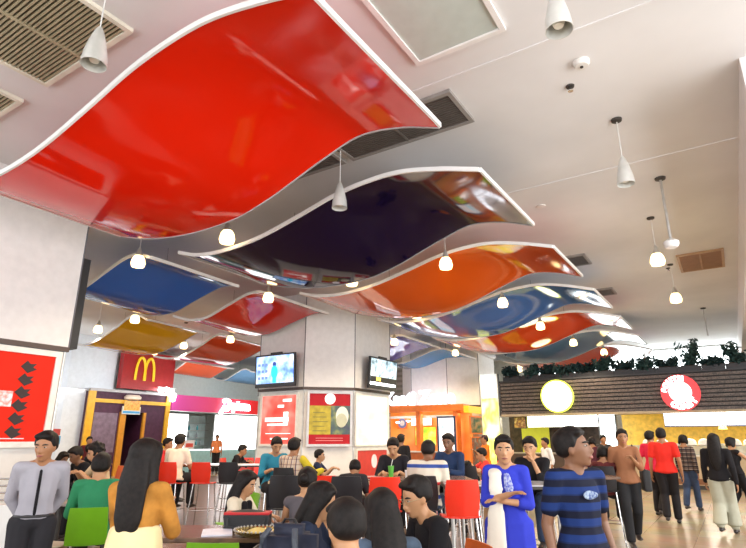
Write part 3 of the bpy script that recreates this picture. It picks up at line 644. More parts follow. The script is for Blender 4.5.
MB().box(-.42, 0, 3.2, .3, .2, 4.2).build('upper_glass', mat('glass_pale', (.6, .68, .66), .2, emit=(.7, .8, .8), es=.4), t); MB().box(-.46, -.02, 0, -.42, .22, 4.2).box(.3, -.02, 0, .34, .22, 4.2).build('edge_post', silver, t)
# stall two (right): yellow wall, blown out menu
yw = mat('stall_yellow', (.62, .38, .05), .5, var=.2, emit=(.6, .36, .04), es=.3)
t = thing('stall_wall', 'mustard yellow back wall of the right food stall', 'wall', (.2, 24.5, 0))
MB().box(-4.0, 0, 0, 4.5, .1, 2.5).build('panel', yw, t)
t = thing('lit_menu', 'long blown out white menu lightbox of the right food stall', 'menu', (-.72, 23.3, 1.98))
MB().box(-1.45, 0, 0, 1.5, .14, .52).build('case', mat('case_navy', (.06, .07, .15), .4), t)
for i in range(3): MB().box(-1.42+i*.97, -.02, .05, -.47+i*.97, 0, .50).build('menu_panel', mat('menu_white_glow', (1, 1, 1), .4, emit=(1, 1, .98), es=3), t)
pc = counter('service_counter', 'long pale food counter with a glass case in the right stall', (.2, 21.3, 0), 0, 7.4, 1.05, .8, mat('counter_white', (.75, .72, .62), .3), mat('counter_tan', (.55, .42, .25), .35), True)
MB().box(-3.7, -.02, .15, 3.7, -.012, .32).build('kick_band', mat('kick_brown', (.25, .1, .04), .5), pc)
counter('service_counter', 'dark food counter of the left stall under the blank round sign', (-6.1, 21.6, 0), 0, 4.0, 1.05, .8, mat('counter_stone', (.3, .26, .2), .3), mat('counter_brown', (.08, .05, .03), .4))
rnd = random.Random(3)
for i in range(9):
    x = -2.6+i*.42; k = i % 3
    if k == 2:
        o = MB().lathe([(0, 0), (.12, 0), (.17, .06), (.165, .06), (.11, .01), (0, .01)]).build('serving_bowl', MATS['counter_white'], None, True); lb = 'white serving bowl on the glass case of the right stall'
        tag(o, lb, 'bowl', 'serving bowls on the right stall'); z = 1.36
    else:
        o = MB().lathe([(0, 0), (.16, 0), (.2, .02), (.17, .14), (.1, .2), (0, .22)]).build('food_tray', mat('tray_white', (.85, .82, .76), .4), None, True)
        tag(o, 'pale domed food dish on the glass case of the right stall', 'dish', 'food dishes on the right stall'); z = 1.36
    o.location = (x, 21.7+.12*(i % 2), z-.01)
t = thing('warm_lamp', 'small amber heat lamp under the menu lightbox of the right stall', 'lamp', (-.35, 22.9, 1.98))
MB().lathe([(0, -.12), (.14, -.10), (.1, 0), (0, .02)]).build('shade', mat('amber', (1, .5, .1), .4, emit=(1, .5, .08), es=2.5), t, True); MB().cyl((0, 0, 0), (0, 0, .55), .01).build('stem', darkmet, t)
area('stall_light_right', (-.5, 22.3, 2.4), (0, 0, 0), 5, .6, 70, (1, .85, .55)); area('stall_light_left', (-6, 22.6, 2.4), (0, 0, 0), 4, .6, 30, (1, .85, .55))
area('shop_light_left', (XL-1.0, 21, 3.5), (0, 0, 0), 1.6, 6, 130, (.95, 1, 1)); area('kiosk_light', (-11.5, 22.2, 2.6), (0, 0, 0), 3.5, .3, 14, (1, .8, .5))
area('shop_light_far_left', (XL-1, 12, 3.6), (0, 0, 0), 1.4, 5, 60, (1, .95, .88)); area('fill_wash_left', (-20.5, 17, 3.6), (radians(100), 0, radians(90)), 13, .3, 85, (.95, 1, 1))  # the left wall wash is an added fill light without any fixture
# lit signs on the right margin
t = thing('hanging_sign', 'narrow lit orange and green sign at the right edge of the picture', 'sign', (.85, 13.0, 4.6))
MB().box(-.03, -.4, .45, .03, .4, .8).build('orange_half', mat('edge_orange', (.9, .2, .04), .4, emit=(1, .25, .05), es=.9), t); MB().box(-.03, -.4, .0, .03, .4, .18).build('green_half', mat('edge_green', (.02, .5, .15), .4, emit=(.02, .6, .2), es=.8), t)
MB().box(-.03, -.4, .18, .03, .4, .45).build('white_band', mat('edge_white', (.85, .85, .8), .4), t); MB().cyl((0, 0, .8), (0, 0, 2.5), .015).build('hanger', darkmet, t)
# planters with bushes on the fascia ledge
leafm = [mat('leaf_dark', (.02, .05, .05), .5, var=.3), mat('leaf_mid', (.04, .09, .08), .5, var=.3)]
def bush(x, h, spread, kind, label):
    t = thing('potted_bush', label, 'plant', (x, 23.0, 3.88)); r = random.Random(int(x*100))
    MB().box(-.365, -.16, 0, .365, .16, .22).build('planter', MATS['ledge_dark'], t)
    MB().box(-.27, -.13, .2, .27, .13, .255).build('soil', mat('soil', (.05, .03, .02), .9), t)
    s = MB(); st = MB()
    for j in range(7):
        a = r.random()*6.28; top = Vector((cos(a)*spread*.9, sin(a)*spread*.35, .2+h*(.45+.55*r.random()))); st.cyl((cos(a)*.05, sin(a)*.05, .2), top, .012, .005, 5)
        for q in range(48):
            f = .1+.9*r.random(); c = Vector((cos(a)*.05, sin(a)*.05, .2)).lerp(top, f)+Vector((r.gauss(0, .10), r.gauss(0, .08), r.gauss(0, .07)))
            c.x = max(-.36, min(.36, c.x)); d = Vector((r.gauss(0, 1), r.gauss(0, 1), r.gauss(.4, .7))).normalized(); e_ = d.orthogonal().normalized(); L = .08+.07*r.random()
            s.add([c-d*L, c+e_*L*.4, c+d*L, c-e_*L*.4], [(0, 1, 2, 3)])
    st.build('stem', mat('stem', (.05, .04, .02), .8), t); s.build('foliage', leafm[kind], t)
desc = ['at the left end of the ledge', 'second from the left end of the ledge', 'left of the blank round sign', 'above the blank round sign', 'just right of the blank round sign', 'midway between the two round signs, left one', 'midway between the two round signs, right one', 'just left of the round red sign', 'above the round red sign', 'just right of the round red sign', 'near the right window end', 'at the right end of the ledge']
for i in range(12): bush(-7.7+i*.74, [.45, .5, .45, .35, .45, .6, .35, .5, .3, .95, .25, .75][i], .38, i % 2, 'leafy potted bush on the dark fascia ledge, '+desc[i])

# ================================================================== CHAIRS
CR = radians(0)
def bar_chair(m):
    """high plastic chair: faces local +y, origin on the floor"""
    t = thing('bar_chair', 'x', 'chair')
    def prof(u): # backrest curve
        return -.19-.045*u*u
    vs = []; fs = []; nu, nv = 8, 8
    s = MB()
    def back(u, v):
        hw = .185-.02*abs(2*v-1)**2; x = (2*u-1)*hw
        return Vector((x, -.20-.05*v+.035*(1-(2*u-1)**2)*-1+.02, .78+.36*v))
    for side in (0, .014):
        for j in range(nv+1):
            for i in range(nu+1): p = back(i/nu, j/nv); vs.append((p.x, p.y+side, p.z))
    W = nu+1; N = W*(nv+1)
    for j in range(nv):
        for i in range(nu):
            a, b, c, d = j*W+i, j*W+i+1, (j+1)*W+i+1, (j+1)*W+i
            fs += [(a, b, c, d), (N+d, N+c, N+b, N+a)]
    for i in range(nu): fs += [(i+1, i, N+i, N+i+1), (nv*W+i, nv*W+i+1, N+nv*W+i+1, N+nv*W+i)]
    for j in range(nv): a, b = j*W, (j+1)*W; fs += [(a, b, N+b, N+a), (b+nu, a+nu, N+a+nu, N+b+nu)]
    s.add(vs, fs); s.build('backrest', m, t, True)
    q = MB().grid(lambda u, v: Vector(((2*u-1)*(.19-.015*v), -.205+.39*v, .775-.02*sin(pi*v)+.012*(2*u-1)**2-.03*max(0, v-.85)*6)), 8, 8, .016)
    q.build('seat', m, t, True)
    for sx in (-1, 1):
        for sy in (-1, 1): MB().cyl((sx*.15, sy*.14, .752), (sx*.21, sy*.21, 0), .0125, n=8).build('leg', chrome, t, True)
    MB().tube([(-.184, .184, .3), (.184, .184, .3), (.184, -.184, .3), (-.184, -.184, .3), (-.184, .184, .3)], .008, 6).build('footrest', chrome, t, True)
    return t
def low_chair(m, legm):
    t = thing('cafe_chair', 'x', 'chair')
    def back(u, v): return Vector(((2*u-1)*(.21-.02*v*v), -.21-.07*v-.02*(1-(2*u-1)**2), .45+.38*v))
    g = []; f = []; nu = nv = 8; W = 9; N = 81
    for side in (0, .012):
        for j in range(9):
            for i in range(9): p = back(i/8, j/8); g.append((p.x, p.y+side, p.z))
    for j in range(8):
        for i in range(8): a, b, c, d = j*W+i, j*W+i+1, (j+1)*W+i+1, (j+1)*W+i; f += [(a, b, c, d), (N+d, N+c, N+b, N+a)]
    for i in range(8): f += [(i+1, i, N+i, N+i+1), (72+i, 73+i, N+73+i, N+72+i)]
    for j in range(8): a, b = j*W, (j+1)*W; f += [(a, b, N+b, N+a), (b+8, a+8, N+a+8, N+b+8)]
    MB().add(g, f).build('backrest', m, t, True)
    MB().grid(lambda u, v: Vector(((2*u-1)*.21, -.215+.42*v, .45-.015*sin(pi*v)+.012*(2*u-1)**2)), 8, 8, .014).build('seat', m, t, True)
    for sx in (-1, 1):
        for sy in (-1, 1): MB().cyl((sx*.17, sy*.17, .43), (sx*.2, sy*.21, 0), .011, n=8).build('leg', legm, t, True)
    return t
pm = dict(red=mat('plastic_red', (.78, .03, .008), .35, var=.03), black=mat('plastic_black', (.014, .012, .014), .4),
          green=mat('plastic_green', (.16, .42, .01), .35, var=.05), cream=mat('plastic_cream', (.62, .56, .42), .4), orange=mat('plastic_orange', (.75, .14, .01), .4))
PROTO = {}
def chair(kind, colr, p, phi, label, group=None):
    rz = YAW+pi+radians(phi); k = (kind, colr)
    loc = (p[0], p[1], 0)
    if k not in PROTO:
        t = bar_chair(pm[colr]) if kind == 'bar' else low_chair(pm[colr], chrome if colr != 'green' else darkmet)
        PROTO[k] = t; t.location = loc; t.rotation_euler = (0, 0, rz); t['label'] = label
        if group: t['group'] = group
        return t
    return dup(PROTO[k], loc, rz, label, group)
def chair2(kind, colr, p, rz, label):
    global PROTO
    return chair(kind, colr, p, math.degrees(rz-YAW-pi), label, GB if kind == 'bar' else GL)
GB = 'high bar chairs'; GL = 'low cafe chairs'
for c, px, D, phi, lb in [
    ('red', 205, 10.85, 176, 'red high chair right of the man in the white tee at the left high table'),
    ('black', 231, 10.85, 180, 'black high chair beside the two red ones at the left high table'),
    ('red', 247, 12.9, 20, 'red high chair on the far side of the left high table'),
    ('red', 262, 12.9, 10, 'red high chair on the far side, nearest the middle column'),
    ('black', 288, 7.0, 180, 'black high chair with its wide back above the bare armed woman'),
    ('red', 324, 7.0, 178, 'narrowly seen red high chair between two black ones'),
    ('red', 384, 6.75, 182, 'red high chair right behind the woman with long loose hair'),
    ('red', 457, 6.3, 184, 'bright red high chair left of the woman in blue'),
    ]:
    chair('bar', c, atD(px, 470, D), phi, lb, GB)
for c, px, D, phi, lb in [
    ('green', 229, 4.6, 178, 'green low chair back at the bottom edge beside the silver tray'),
    ('green', 238, 8.0, -60, 'green low chair left of the woman in white and black'),
    ('cream', 57, 6.5, 168, 'cream low chair right of the waiter'),
]:
    chair('low', c, atD(px, 470, D), phi, lb, GL)

# ================================================================== TABLES
def table(name, label, p, L, W_, h, top_m, rz=0, legs=4, edge=None):
    t = thing(name, label, 'table', (p[0], p[1], 0), rz); a, b = L/2, W_/2
    MB().box(-a, -b, h-.04, a, b, h).build('tabletop', top_m, t, bevel=.008)
    if edge: MB().box(-a-.004, -b-.004, h-.045, a+.004, b+.004, h-.015).build('edge_band', edge, t)
    if legs == 4:
        for sx in (-1, 1):
            for sy in (-1, 1): MB().cyl((sx*(a-.06), sy*(b-.06), 0), (sx*(a-.06), sy*(b-.06), h-.04), .022, n=8).build('leg', silver, t, True)
    else:
        MB().cyl((0, 0, .02), (0, 0, h-.04), .035).build('pedestal', darkmet, t, True); MB().lathe([(0, 0), (.26, 0), (.26, .015), (.05, .035), (0, .035)]).build('base', darkmet, t, True)
    return t
tw = mat('table_white', (.85, .86, .92), .15, var=.02); tg = mat('table_grey', (.45, .45, .47), .2)
V = lambda px, D, y=470: atD(px, y, D)
table('high_table', 'long high table with a shiny white top near the red fascia shop', V(222, 12.0), 3.0, .66, 1.05, tw, YAW, 4, darkmet)
table('high_table', 'long high dining table in front of the middle column', V(372, 7.95), 2.7, .85, 1.04, wood, YAW, 4, mat('edge_beige', (.6, .45, .25), .4))
table('high_table', 'grey high table behind the woman in blue', V(505, 6.9), 1.5, .7, 1.05, tg, YAW, 4, darkmet)
table('high_table', 'dark high table at the right behind the striped blue shirt', V(590, 8.3), .6, .6, 1.05, wood, YAW, 1)
table('low_table', 'dark wood low table with shiny top at the lower left centre', V(221, 5.42), 1.55, .72, .745, wood, YAW, 1)
table('low_table', 'dark wood low table at the bottom left edge of the dining area', V(178, 4.6), .8, .42, .745, wood, YAW, 1)
table('low_table', 'grey brown low table between the waiter and the boy in green', V(66, 7.9), 1.1, .5, .745, mat('table_greybrown', (.28, .23, .2), .3), YAW, 1)
# cream partition behind the waiter
t = thing('low_partition', 'cream low partition with a metal top frame at the left edge', 'partition', tuple(Vector((atD(2, 470, 5.3).x, atD(2, 470, 5.3).y, 0))), YAW)
MB().box(-.3, -.04, 0, .3, .04, .98).build('panel', cream, t)
for z in (1.02, 1.08, 1.14, 1.2): MB().cyl((-.3, 0, z), (.3, 0, z), .01, n=6).build('rail', chrome, t, True)
for x in (-.3, .3): MB().cyl((x, 0, .98), (x, 0, 1.21), .014, n=6).build('post', chrome, t, True)
# small things on the tables
p = V(251, 5.55); t = thing('shoulder_bag', 'black and red bag lying on the low table before the woman in white', 'bag', (p.x, p.y, .745), YAW)
MB().grid(lambda u, v: Vector(((u-.5)*.42, (v-.5)*.16, .14+.03*sin(pi*u)*sin(pi*v))), 12, 6, .15).build('body', mat('bag_black', (.02, .02, .022), .7, bump=.3), t, True, .01)
MB().box(-.215, -.084, .125, .215, .084, .15).build('red_top', mat('bag_red', (.5, .015, .02), .6), t, bevel=.01)
MB().tube([(-.17, -.085, .1), (-.16, -.12, .03), (0, -.13, .015), (.16, -.12, .03), (.17, -.085, .1)], .009, 6).build('strap', black, t, True)
p = V(222, 5.3); o = MB().box(-.13, -.18, 0, .13, .18, .012).build('paper_menu', mat('paper_blue_white', (.80, .82, .95), .5)); o.location = (p.x, p.y, .746); o.rotation_euler = (0, 0, YAW+.25); tag(o, 'white paper menu lying on the dark low table left of the black and red bag', 'paper')
p = V(252, 5.30); o = MB().box(-.11, -.04, 0, .11, .04, .02).build('paper_napkin', cream); o.location = (p.x, p.y, .746); o.rotation_euler = (0, 0, YAW); tag(o, 'folded pale napkin in front of the black and red bag', 'napkin')
p = V(261, 5.15); t = thing('serving_tray', 'round silver yellow beaded tray at the bottom edge', 'tray', (p.x, p.y, .746), 0)
MB().lathe([(0, 0), (.12, 0), (.19, .03), (.205, .05), (.19, .04), (.12, .012), (0, .012)]).build('dish', mat('tray_gold', (.55, .45, .2), .25, .9), t, True)
s = MB()
for k in range(36): a = k*pi/18; s.lathe([(0, -.012), (.012, 0), (0, .012)], (.2*cos(a), .2*sin(a), .055), 6)
s.build('beaded_rim', silver, t, True)
MB().lathe([(0, .012), (.1, .012), (.085, .045), (.03, .065), (0, .068)]).build('food', mat('food_yellow', (.6, .45, .1), .5, bump=.6), t, True)
table('low_table', 'small low table carrying the dark navy backpack', V(292, 3.6), .5, .36, .745, wood, YAW, 1)
p = V(292, 3.6); t = thing('backpack', 'big dark navy backpack lying on a small table at the bottom centre left', 'bag', (p.x, p.y, .746), YAW-.25)
nb = mat('backpack_navy', (.014, .018, .04), .7, bump=.2)
bm = bmesh.new(); bmesh.ops.create_cube(bm, size=1); bmesh.ops.scale(bm, vec=(.36, .24, .50), verts=bm.verts); bmesh.ops.translate(bm, vec=(0, 0, .26), verts=bm.verts)
bmesh.ops.bevel(bm, geom=bm.edges[:], offset=.09, segments=4, affect='EDGES'); me = bpy.data.meshes.new('main_pocket'); bm.to_mesh(me); bm.free(); me.materials.append(nb)
for q in me.polygons: q.use_smooth = True
o = bpy.data.objects.new('main_pocket', me); COL.objects.link(o); o.parent = t
MB().box(-.13, -.17, .04, .13, -.10, .27).build('front_pocket', nb, t, bevel=.03)
for sx in (-1, 1): MB().tube([(sx*.08, -.11, .49), (sx*.10, -.16, .42), (sx*.11, -.17, .3), (sx*.11, -.14, .1)], .018, 8).build('strap', mat('strap_grey', (.06, .07, .09), .6), t, True)
MB().tube([(-.05, .0, .5), (-.03, 0, .55), (.03, 0, .55), (.05, 0, .5)], .01, 6).build('handle', black, t, True)
t.location.z = .741; t.scale = (1, 1, .62)
p = V(391, 8.05); t = thing('drink_cup', 'bright green drink held by the man in the dark shirt', 'cup', (p.x, p.y, 1.04))
MB().lathe([(0, 0), (.03, 0), (.042, .15), (.04, .15), (0, .14)]).build('cup', mat('cup_green', (.12, .5, .06), .3), t, True); MB().cyl((0, 0, .14), (.03, 0, .24), .005, n=6).build('straw', white, t)
p = V(408, 7.75); o = MB().lathe([(0, 0), (.035, 0), (.045, .11), (.04, .11), (0, .10)]).build('paper_cup', mat('cup_white', (.85, .85, .85), .4), None, True); o.location = (p.x, p.y, 1.04); tag(o, 'white paper cup left of the man in the striped white shirt', 'cup')
p = V(372, 7.9); o = MB().box(-.15, -.1, 0, .15, .1, .015).build('food_tray', mat('tray_red', (.5, .02, .02), .4), bevel=.006); o.location = (p.x, p.y, 1.04); o.rotation_euler = (0, 0, YAW); tag(o, 'red food tray on the high table before the man in the dark shirt', 'tray')
p = V(497, 6.85); o = MB().box(-.1, -.07, 0, .1, .07, .012).build('paper_napkin', tw); o.location = (p.x, p.y, 1.05); tag(o, 'white napkin on the grey high table behind the woman in blue', 'napkin')

# ================================================================== PEOPLE
def ico(c, r, rot=None, sub=2):
    b = bmesh.new(); bmesh.ops.create_icosphere(b, subdivisions=sub, radius=1)
    R = rot or Matrix.Identity(3)
    out = [Vector(c)+R @ Vector((v.co.x*r[0], v.co.y*r[1], v.co.z*r[2])) for v in b.verts]; b.free(); return out
_ico = {}
def icov(sub):
    if sub not in _ico:
        b = bmesh.new(); bmesh.ops.create_icosphere(b, subdivisions=sub, radius=1); _ico[sub] = [v.co.copy() for v in b.verts]; b.free()
    return _ico[sub]
def rr(r): return (r, r, r) if isinstance(r, (int, float)) else r
class Hulls:
    def __init__(s): s.bm = bmesh.new()
    def hull(s, nodes, sub=2, grow=0):
        t = bmesh.new()
        for c, r, R in nodes:
            r = rr(r); R = R or Matrix.Identity(3)
            for v in icov(sub): t.verts.new(Vector(c)+R @ Vector((v.x*(r[0]+grow), v.y*(r[1]+grow), v.z*(r[2]+grow))))
        g = bmesh.ops.convex_hull(t, input=t.verts[:])
        dead = [e for e in g['geom_interior'] if isinstance(e, bmesh.types.BMVert)]+[e for e in g['geom_unused'] if isinstance(e, bmesh.types.BMVert)]
        if dead: bmesh.ops.delete(t, geom=list(set(dead)), context='VERTS')
        me = bpy.data.meshes.new('h'); t.to_mesh(me); t.free(); s.bm.from_mesh(me); bpy.data.meshes.remove(me)
    def mesh(s, name, vox=None, smooth=4, extra=None, fac=.5):
        me = bpy.data.meshes.new(name); s.bm.to_mesh(me); s.bm.free()
        if vox:
            o = bpy.data.objects.new('tmp', me); COL.objects.link(o)
            m = o.modifiers.new('r', 'REMESH'); m.mode = 'VOXEL'; m.voxel_size = vox; m.use_smooth_shade = True
            if smooth: k = o.modifiers.new('s', 'SMOOTH'); k.iterations = smooth; k.factor = fac
            me2 = bpy.data.meshes.new_from_object(o.evaluated_get(bpy.context.evaluated_depsgraph_get()))
            bpy.data.objects.remove(o); bpy.data.meshes.remove(me); me = me2; me.name = name
        if extra:
            b = bmesh.new(); b.from_mesh(me); em2 = bpy.data.meshes.new('e'); extra.bm.to_mesh(em2); extra.bm.free(); b.from_mesh(em2); b.to_mesh(me); b.free(); bpy.data.meshes.remove(em2)
        for p in me.polygons: p.use_smooth = True
        return me
def ik(a, b, l1, l2, pole):
    d = b-a; L = d.length
    if L > (l1+l2)*.995: b = a+d*((l1+l2)*.995/L); d = b-a; L = d.length
    if L < abs(l1-l2)+.03: d = d.normalized()*(abs(l1-l2)+.03); b = a+d; L = d.length
    x = (l1*l1-l2*l2+L*L)/(2*L); h = sqrt(max(l1*l1-x*x, 0)); u = d.normalized()
    n = (pole-u*pole.dot(u))
    n = n.normalized() if n.length > 1e-4 else u.orthogonal()
    return a+u*x+n*h, b
SKIN = {'a': mat('skin_brown', (.36, .165, .075), .5, var=.05), 'b': mat('skin_tan', (.50, .26, .13), .5, var=.05), 'c': mat('skin_deep', (.20, .09, .045), .5, var=.05)}
HAIR = mat('black_hair', (.010, .007, .006), .62, spec=.25, var=.3, scale=40); EYEW = mat('eye_white', (.42, .38, .34), .5); IRIS = mat('eye_dark', (.02, .012, .008), .2); LIP = mat('lip', (.30, .09, .07), .5); BROW = mat('brow', (.02, .014, .01), .7)
SHOE = mat('dark_shoe', (.03, .022, .02), .4)
def cloth(name, c, var=.06): return mat('cloth_'+name, c, .85, var=var, scale=5, spec=.2, bump=.15)
PEOPLE = []
def person(label, px, yt, D, phi, top, bottom, pose='stand', seat=.45, sleeve='short', arms='down', hair='short', fem=False, skin='a',
           lean=0, yaw=0, nod=0, twist=0, kurta=0, near=None, group=None, ztop=None, collar=None, walk=0, fat=1.0, ch=None):
    P = atD(px, yt, D); zt = ztop or P.z
    sit = pose == 'sit'
    ln = radians(lean)
    if sit:
        up = .085+.737*cos(ln)
        s = (zt-seat)/(up)
    else: s = zt/(.95+.737*cos(ln))
    s = max(.82 if not sit else .8, min(1.16, s))
    detail = near if near is not None else D < 7
    vox = .011 if detail else (.015 if D < 13 else .02)
    fw = fat*(.93 if fem else 1.0)
    pz = (seat/s+.085) if sit else .95
    if not sit and walk: pz = .93
    T = Matrix.Rotation(-ln, 3, 'X') @ Matrix.Rotation(radians(twist), 3, 'Z')   # forward lean (+y)
    pel = Vector((0, 0, pz))
    def U(x, y, z): return pel+T @ Vector((x, y, z))
    sw = .168*fw; HS = 1.12
    neck = U(0, -.008, .482); sh = {1: U(sw, -.005, .426), -1: U(-sw, -.005, .426)}
    hd = U(0, .02, .600); hd.y += .02*nod/20
    hR = Matrix.Rotation(-ln*.35-radians(nod), 3, 'X'); hR = Matrix.Rotation(radians(yaw), 3, 'Z') @ hR
    # legs
    legs = {}
    for sd in (-1, 1):
        hip = Vector((sd*.09, 0, pz-.03))
        if sit:
            knee = Vector((sd*.13, .42, pz-.01)); foot = .06 if seat < .6 else seat/s-.40
            ank = Vector((sd*.12, .40+(.04 if sd > 0 else -.06), max(.075, min(foot+.02, knee.z-.40))))
        else:
            ph = walk*sd; st = .26*ph
            ank = Vector((sd*.085, st, .08 if st >= 0 else .13)); knee, ank = ik(hip, ank, .43, .42, Vector((0, 1, 0)))
        legs[sd] = (hip, knee, ank)
    # arms
    am = {}
    for sd in (-1, 1):
        S_ = sh[sd]; a = arms if isinstance(arms, str) else arms[0 if sd < 0 else 1]; pole = Vector((sd*.5, -1, -.4))
        if a == 'down': tg_ = S_+Vector((sd*.07, .03+.15*walk*-sd, -.52)); pole = Vector((sd*.3, -1, 0))
        elif a == 'table': tg_ = U(sd*.12, .36, .12); tg_.z = max(tg_.z, (1.08 if seat > .6 else .80)/s)
        elif a == 'chin': tg_ = U(sd*.05, .16, .46); pole = Vector((sd*.4, .2, -1))
        elif a == 'crossed': tg_ = U(-sd*.035, .205+.03*sd, .215+.03*sd); pole = Vector((sd*1, -.3, -.8))
        elif a == 'behind': tg_ = U(sd*.07, -.18, -.04); pole = Vector((sd*1, -.4, 0))
        elif a == 'phone': tg_ = U(sd*.06, .30, .30); pole = Vector((sd*.5, -.3, -1))
        elif a == 'hip': tg_ = U(sd*.17, .14, .10); pole = Vector((sd*1, -.6, 0))
        elif a == 'back_head': tg_ = U(sd*.10, .02, .62); pole = Vector((sd*1, .1, .1))
        elif a == 'reach': tg_ = U(sd*.28, .42, .30); pole = Vector((sd*.5, -.3, -1))
        elbow, wr = ik(S_, tg_, .285, .255, T @ pole)
        am[sd] = (S_, elbow, wr)
    H = Hulls(); fing = Hulls(); g = lambda *n, **k: H.hull([(c, r, (T if tt else None)) for c, r, tt in n], **k)
    hw = 1.08 if fem else 1.0
    # torso
    g((U(0, 0, 0), (.150*hw, .105, .09), 1), (U(0, .005, .13), (.118*fw, .088, .07), 1))
    g((U(0, .005, .13), (.118*fw, .088, .07), 1), (U(0, .0, .30), (.142*fw, .098, .10), 1))
    g((U(0, .0, .30), (.142*fw, .098, .10), 1), (U(0, -.01, .405), (.145*fw, .072, .05), 1))
    if fem: g((U(-.07, .075, .29), .052, 0), (U(.07, .075, .29), .052, 0))
    for sd in (-1, 1):
        g((U(sd*.03, -.016, .475), (.045, .045, .03), 1), (sh[sd], .048*fw, 0))
        S_, el, wr = am[sd]
        g((S_, .048*fw, 0), (el, .038, 0)); g((el, .038, 0), (wr, .026, 0))
        hip, kn, an = legs[sd]
        g((hip, (.088, .09, .085), 0), (kn, .056, 0)); g((kn, .056, 0), (kn.lerp(an, .35)+Vector((0, -.012, 0)), .054, 0)); g((kn.lerp(an, .35)+Vector((0, -.012, 0)), .054, 0), (an, .036, 0))
        g((an-Vector((0, .02, .03)), (.034, .04, .035), 0), (an+Vector((0, .15, -.05)), (.038, .045, .022), 0))
        # hand
        d = (wr-el).normalized()
        if (arms if isinstance(arms, str) else arms[0 if sd < 0 else 1]) == 'table': d = Vector((-sd*.35, .9, -.12)).normalized()
        pn = Vector((-sd, 0, -.2)) if abs(d.z) > .6 else Vector((0, 0, -1))
        pn = (pn-d*pn.dot(d)).normalized(); side = d.cross(pn).normalized()
        if side.dot(Vector((0, 1, 0)) if abs(d.z) > .6 else Vector((-sd, 0, 0))) < 0: side = -side   # side = thumb side
        Rm = Matrix((side, d, pn)).transposed()
        pc = wr+d*.05
        H.hull([(wr+d*.015, (.026, .03, .018), Rm), (wr+d*.075, (.038, .022, .014), Rm)])
        fl = [.068, .078, .072, .056]
        for i in range(4):
            b0 = wr+d*.085+side*(.027-.018*i); d1 = (d+pn*.25).normalized(); d2 = (d+pn*.9).normalized(); L = fl[i]
            k1 = b0+d1*L*.5; k2 = k1+d2*L*.5
            fing.hull([(b0, .0088, None), (k1, .0082, None)], sub=1); fing.hull([(k1, .0082, None), (k2, .0065, None)], sub=1)
        b0 = wr+d*.03+side*.028; k1 = b0+(side*.8+d*.8+pn*.2).normalized()*.04; k2 = k1+(d*.9+side*.25+pn*.3).normalized()*.032
        fing.hull([(b0, .0125, None), (k1, .010, None)], sub=1); fing.hull([(k1, .010, None), (k2, .008, None)], sub=1)
    # neck and head
    def hp(x, y, z): return hd+hR @ (Vector((x, y, z))*HS)
    g((neck-Vector((0, 0, .04)), (.066, .06, .04), 0), (hd+Vector((0, -.015, -.05)), (.056, .058, .04), 0))
    def hh(*n, sub=3): H.hull([(hp(*c), tuple(q*HS for q in r), hR) for c, r in n], sub=sub)
    hh(((0, -.012, .03), (.073, .092, .086)), ((0, .012, .0), (.068, .074, .06)))
    hh(((0, .018, -.005), (.064, .066, .05)), ((0, .052, -.082), (.026, .024, .018)), ((0, .0, -.06), (.052, .05, .03)))
    hh(((0, .084, .012), (.009, .009, .012)), ((0, .104, -.024), (.011, .009, .008)), sub=1)
    hh(((-.013, .09, -.026), (.008, .009, .007)), ((.013, .09, -.026), (.008, .009, .007)), sub=1)
    hh(((-.018, .083, -.052), (.006, .007, .006)), ((.018, .083, -.052), (.006, .007, .006)), ((0, .090, -.050), (.006, .006, .008)), sub=1)
    for sd in (-1, 1): hh(((sd*.073, -.006, .012), (.009, .020, .022)), ((sd*.072, -.002, -.02), (.008, .012, .014)), sub=1)
    me = H.mesh('person', vox, 2, fing, .35)
    rz = YAW+pi+radians(phi)+atan2(373-px, F/cos(PITCH))
    sc = Matrix.Scale(s, 4)
    me.transform(sc); me.materials.append(SKIN[skin])
    ob = bpy.data.objects.new('person', me); COL.objects.link(ob); ob.location = (P.x, P.y, 0); ob.rotation_euler = (0, 0, rz)
    tag(ob, label, 'person', group)
    # shift so that the head (not the pelvis) stands over the pixel direction
    off = Matrix.Rotation(rz, 3, 'Z') @ Vector((hd.x*s, hd.y*s, 0)); ob.location.x -= off.x; ob.location.y -= off.y
    def put(nm, h, m, vox_=None, sm=3, fac=.5):
        me = h if isinstance(h, bpy.types.Mesh) else h.mesh(nm, vox_, sm, None, fac)
        me.transform(sc); me.materials.append(m); o = bpy.data.objects.new(nm, me); COL.objects.link(o); o.parent = ob; return o
    e = .013
    # trousers / skirt
    B = Hulls(); bot_name = 'trousers'
    b_ = lambda *n, grow=e: B.hull([(c, r, (T if tt else None)) for c, r, tt in n], grow=grow)
    b_((U(0, 0, .05), (.138*hw, .10, .05), 1), (Vector((0, 0, pz-.01)), (.150*hw, .106, .085), 0))
    for sd in (-1, 1):
        hip, kn, an = legs[sd]
        b_((hip, (.092, .098, .09), 0), (kn, .064, 0)); b_((kn, .064, 0), (kn.lerp(an, .4)+Vector((0, -.012, 0)), .062, 0)); b_((kn.lerp(an, .4)+Vector((0, -.012, 0)), .062, 0), (an.lerp(kn, .04), (.056, .058, .03), 0))
    put('trousers', B, bottom, vox*1.1, 2)
    for sd in (-1, 1):
        hip, kn, an = legs[sd]; s_ = Hulls()
        s_.hull([(an+Vector((0, -.035, -.045)), (.036, .04, .032), None), (an+Vector((0, .16, -.055)), (.042, .05, .022), None), (an+Vector((0, .0, -.01)), (.038, .045, .02), None)])
        put('shoe', s_, SHOE)
    # top
    C = Hulls(); c_ = lambda *n, grow=e: C.hull([(c, r, (T if tt else None)) for c, r, tt in n], grow=grow)
